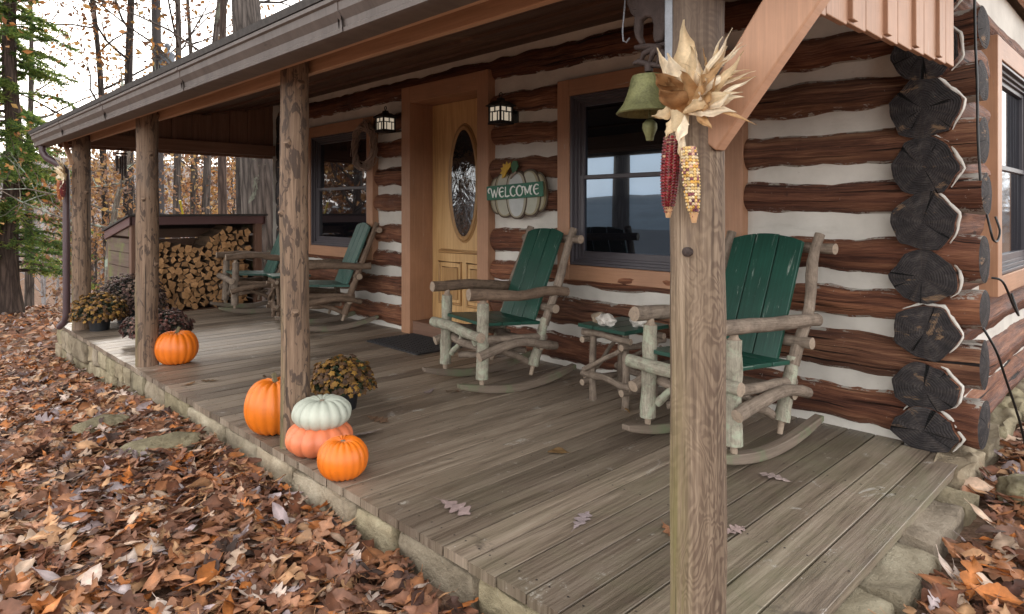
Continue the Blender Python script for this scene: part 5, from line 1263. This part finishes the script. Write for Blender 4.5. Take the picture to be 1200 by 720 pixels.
def conifer(name,label,base,h,r0,seed,z_lo,n,group):
    rr=random.Random(seed); x,y=base; z0=gz(x,y)-.1; c=thing(name,label,'tree',(x,y,z0),0,group)
    t=MB(); P=[Vector((.12*nz(i*.3,seed),.12*nz(i*.3,seed,3),h*i/18)) for i in range(19)]; Rd=[r0*(1-.9*i/18)*(1.35 if i==0 else 1) for i in range(19)]; t.tube(P,Rd,n=16,jit=.05,fr=2,seed=seed,caps=False)
    f=MB()
    for k in range(n):
        q=(k+rr.random())/n; z=lerp(z_lo,h*.98,q**1.0); a=rr.random()*TAU; L=lerp(1.75,.5,q)*rr.uniform(.45,1.1); 
        p=Vector((0,0,z)); dd=Vector((math.cos(a),math.sin(a),rr.uniform(-.05,.22))); Q=[p.copy()]; m_=7
        for i in range(m_):
            dd=(dd+Vector((rr.gauss(0,.08),rr.gauss(0,.08),-.075+rr.gauss(0,.04)))).normalized(); p=p+dd*(L/m_); Q.append(p.copy())
        t.tube(Q,[.028*L/2*(1-.85*i/m_)+.004 for i in range(m_+1)],n=5,caps=False)
        for i in range(2,m_+1):
            for s_ in range(7):
                sd=dd.cross(Vector((0,0,1))).normalized()*rr.choice((-1,1)); tw=(dd*rr.uniform(.3,1)+sd*rr.uniform(.3,1)+Vector((0,0,rr.uniform(-.35,.1)))).normalized(); B0=Q[i]-dd*(L/m_)*rr.random(); TL=rr.uniform(.15,.38)*(L/1.6)
                cl=rr.choice([(.15,.23,.05),(.19,.26,.06),(.11,.19,.055),(.28,.32,.08),(.08,.14,.045)]); g=rr.uniform(.75,1.3); f.cc=(cl[0]*g,cl[1]*g,cl[2]*g,1)
                for e in range(8):
                    b0=B0+tw*TL*(e/8); nd=(tw*.6+Vector((rr.gauss(0,.6),rr.gauss(0,.6),rr.gauss(0,.45)))).normalized(); ln=rr.uniform(.08,.15); sv=nd.orthogonal().normalized()*.014; sv.rotate(Matrix.Rotation(rr.random()*TAU,3,nd))
                    f.add([b0-sv,b0+sv,b0+nd*ln],[(0,1,2)])
    t.build('trunk',M['bark_pine'],c,smooth=60); f.build('crown',M['needle'],c,smooth=0)
G='trees in the woods beyond the porch'
conifer('pine_tree','green pine with a straight brown trunk at the far left of the yard',spot(12,14.5),13.5,.215,3,.9,270,G)
tree('oak_tree','russet leaved oak standing just behind the green pine','tree',spot(34,20),13,.13,(.015,.0),'bark',14,.25,.26,2200,TAN+AUT,.055,2)
tree('bare_tree','slender dark tree with thin rising branches against the white sky','tree',spot(130,17),14,.10,(-.05,-.03),'bark_dark',14,.30,.30,900,TAN,.056,3,bend=.9)
tree('bare_tree','crooked lichen grey tree beside the left side of the shed','tree',spot(126,11.5),4.6,.075,(.03,.05),'bark_lichen',8,.35,.4,420,GOLD,.05,4,bend=.9)
tree('oak_tree','dark trunked oak seen between the two farthest posts','tree',spot(151,16),13,.13,(0,0),'bark_dark',11,.3,.28,2200,AUT,.064,5)
tree('oak_tree','grey trunked oak just right of the utility pole','tree',spot(206,14.5),14,.085,(.008,.006),'bark',12,.35,.28,2200,AUT+GOLD,.062,6,bend=.35)
tree('oak_tree','thin straight oak above the middle of the shed','tree',spot(225,17),13,.075,(.0,.0),'bark',12,.25,.26,2200,GOLD,.064,7)
tree('oak_tree','oak leaning right above the shed roof','tree',spot(236,15),13,.10,(.035,.035),'bark',11,.3,.28,2000,GOLD+AUT,.064,8,bend=.4)
tree('oak_tree','grey brown oak trunk right of the middle of the shed','tree',spot(262,13),14,.095,(0,0),'bark_pine',9,.35,.26,1800,GOLD,.062,9,bend=.2)
tree('oak_tree','near black oak trunk left of the big furrowed one','tree',spot(286,12),14,.125,(-.008,-.006),'bark_dark',9,.4,.25,1500,AUT,.046,10,bend=.2)
tree('oak_tree','massive furrowed grey oak behind the cabin end','tree',spot(312,11.3),15,.31,(-.045,-.045),'bark',9,.5,.26,1500,GOLD,.046,11,bend=.15)
k=20
for (px,d,pal,lb) in ((175,22,GOLD,'gold leaved sapling far behind the utility pole'),(232,24,AUT,'rust leaved tree far behind the leaning oak'),(275,23,GOLD,'golden tree far behind the near black oak'),(112,22,AUT,'orange leaved sapling behind the corner post'),(150,27,GOLD,'golden tree far behind the lichen grey tree'),(205,29,TAN,'pale brown tree deep in the woods behind the shed'),(255,31,AUT,'rust brown tree deep in the woods above the shed'),(300,26,GOLD,'golden tree far behind the massive oak')):
    k+=1; tree('woodland_tree',lb,'tree',spot(px,d),(3.6 if px==112 else rt_.uniform(7,10)),rt_.uniform(.06,.10),(0,0),'bark',12,.08,.30,1300 if px!=112 else 700,pal,.08,k,bend=.6)
for (px,d,h,pal,lb) in ((112,15,4.0,AUT,'orange sapling showing between the downspout and the shed'),(138,18,5.0,GOLD,'golden sapling behind the sloping side of the shed'),(158,14,4.2,AUT,'rust orange sapling above the left end of the shed roof'),(214,17,4.6,GOLD,'golden sapling above the middle of the shed roof'),(248,16,4.6,AUT,'orange sapling above the right half of the shed roof'),(274,18,5.0,GOLD,'golden sapling by the near black oak trunk')):
    k+=1; tree('sapling',lb,'sapling',spot(px,d),h,.03,(0,0),'bark',11,.15,.36,1000,[(c[0]*1.15+.03,c[1]*1.3+.03,c[2]*1.5+.03) for c in pal],.055,k,bend=.4)
# trees out in front of the cabin, seen in the window panes
tree('yard_tree','tall dark tree standing in the yard in front of the near window','tree',(-8.8,-4.2),14,.21,(0,0),'bark_dark',10,.45,.2,500,TAN,.06,50,'trees on the slope in front of the porch',.2)
for k,(x,y) in enumerate(((-15.5,-1.6),(-18.5,-4.2),(-22,-1.5),(-24,-6),(-17.5,-7.0))):
    tree('yard_tree',['broad russet tree on the slope reflected in the far window','russet tree lower on the front slope','russet tree beyond the pine on the front slope','distant tree low on the front slope','dark tree at the bottom of the front slope'][k],'tree',(x,y),11,.14,(0,0),'bark_dark',15,.08,.3,4200,AUT,.11,60+k,'trees on the slope in front of the porch',.4)

# ------------------------------------------------------------------ distant forest on the slope
def forest():
    rr=random.Random(5); t=MB(); f=MB()
    for i in range(1250):
        px=rr.uniform(-260,400); d=rr.uniform(42,170)
        if i>=900: px=rr.uniform(400,2400); d=rr.uniform(30,90)
        x,y=spot(px,d); z=gz(x,y)-.2
        top=EYE+rr.triangular(-10,105,45)/777*d; h=top-z
        if h<3: continue
        r=rr.uniform(.05,.12)*(1+d/200); g=rr.uniform(.75,1.2); bc=(.27*g,.255*g,.255*g,1)  # bark's own pale grey, the same range at every distance
        t.cc=bc
        t.tube([(x,y,z),(x+rr.gauss(0,.25),y+rr.gauss(0,.25),z+h*.5),(x+rr.gauss(0,.5),y+rr.gauss(0,.5),z+h)],[r,r*.7,r*.15],n=5,caps=False)
        for b in range(22):
            q=rr.uniform(.12,.97); a=rr.random()*TAU; L=h*.22*(1.2-q); p=Vector((x,y,z+h*q)); e=p+Vector((math.cos(a)*L,math.sin(a)*L,L*rr.uniform(.3,1))); t.tube([p,p.lerp(e,.5)+Vector((0,0,L*.08)),e],[r*.3,r*.2,.015],n=3,caps=False)
            pal=rr.choice((TAN,TAN,AUT)); leafy=rr.choice((0,0,0,1)) if i%6 else 8
            for _ in range(leafy):
                cl=rr.choice(pal); g=rr.uniform(.8,1.5); f.cc=(cl[0]*g,cl[1]*g*1.05,cl[2]*g*1.1,1); P0=e+Vector((rr.gauss(0,.5),rr.gauss(0,.5),rr.gauss(0,.5))); s_=rr.uniform(.1,.22); dd=Vector((rr.gauss(0,1),rr.gauss(0,1),rr.gauss(0,1))).normalized(); sv=dd.orthogonal().normalized()*s_*.6
                f.add([P0-dd*s_,P0+sv,P0+dd*s_,P0-sv],[(0,1,2,3)])
    tag(t.build('forest',M['twigs'],None,smooth=0),'grey leafless forest reaching down the far slope','forest',kind='stuff')
    tag(f.build('foliage',M['crown'],None,smooth=0),'pale brown leaves still hanging in the distant forest','foliage',kind='stuff')
M['twigs']=m_vc('pale_grey_twigs',.9,2,.2,0)
forest()

# ------------------------------------------------------------------ utility pole
M['xf']=plain('grey_painted_steel',(.15,.18,.22,1),.5,.2,6)
px,py=spot(189,15.5)
up=thing('utility_pole','dark leaning utility pole with a grey transformer behind the porch roof','utility pole',(px,py,gz(px,py)-.3))
m=MB(); top=Vector((-.115,-.115,9.5)); m.tube([(0,0,0),top*.5,top],[.115,.105,.09],n=14); m.build('pole',M['pole'],up)
def on(z): return top*(z/9.5)
zt=EYE-(gz(px,py)-.3)
m=MB(); c_=on(zt+3.35)+Vector((RT.x*.24,RT.y*.24,0)); m.lathe([(0,-.38),(.145,-.38),(.15,-.36),(.15,.27),(.157,.275),(.157,.31),(.13,.34),(0,.36)],24,c_)
m.box(on(zt+3.35)+Vector((RT.x*.1,RT.y*.1,.1)),(.14,.14,.06)); m.build('transformer',M['xf'],up,smooth=40)
m=MB(); m.lathe([(.05,.35),(.06,.38),(.04,.40),(.06,.43),(.04,.45),(.06,.48),(.055,.53),(.03,.56),(0,.57)],16,c_); m.build('bushing',M['xf'],up)
m=MB(); p0=on(zt+5.0); m.tube([p0,p0+Vector((RT.x*1.5,RT.y*1.5,.25)),p0+Vector((RT.x*5,RT.y*5,.8))],.012,n=6); p1=on(zt+3.0)-Vector((RT.x*.1,RT.y*.1,0)); m.tube([p1,p1+Vector((RT.x*.3,RT.y*.3,-.3)),p1+Vector((RT.x*.8,RT.y*.8,-.75))],.012,n=6); m.build('wire',M['steel'],up)
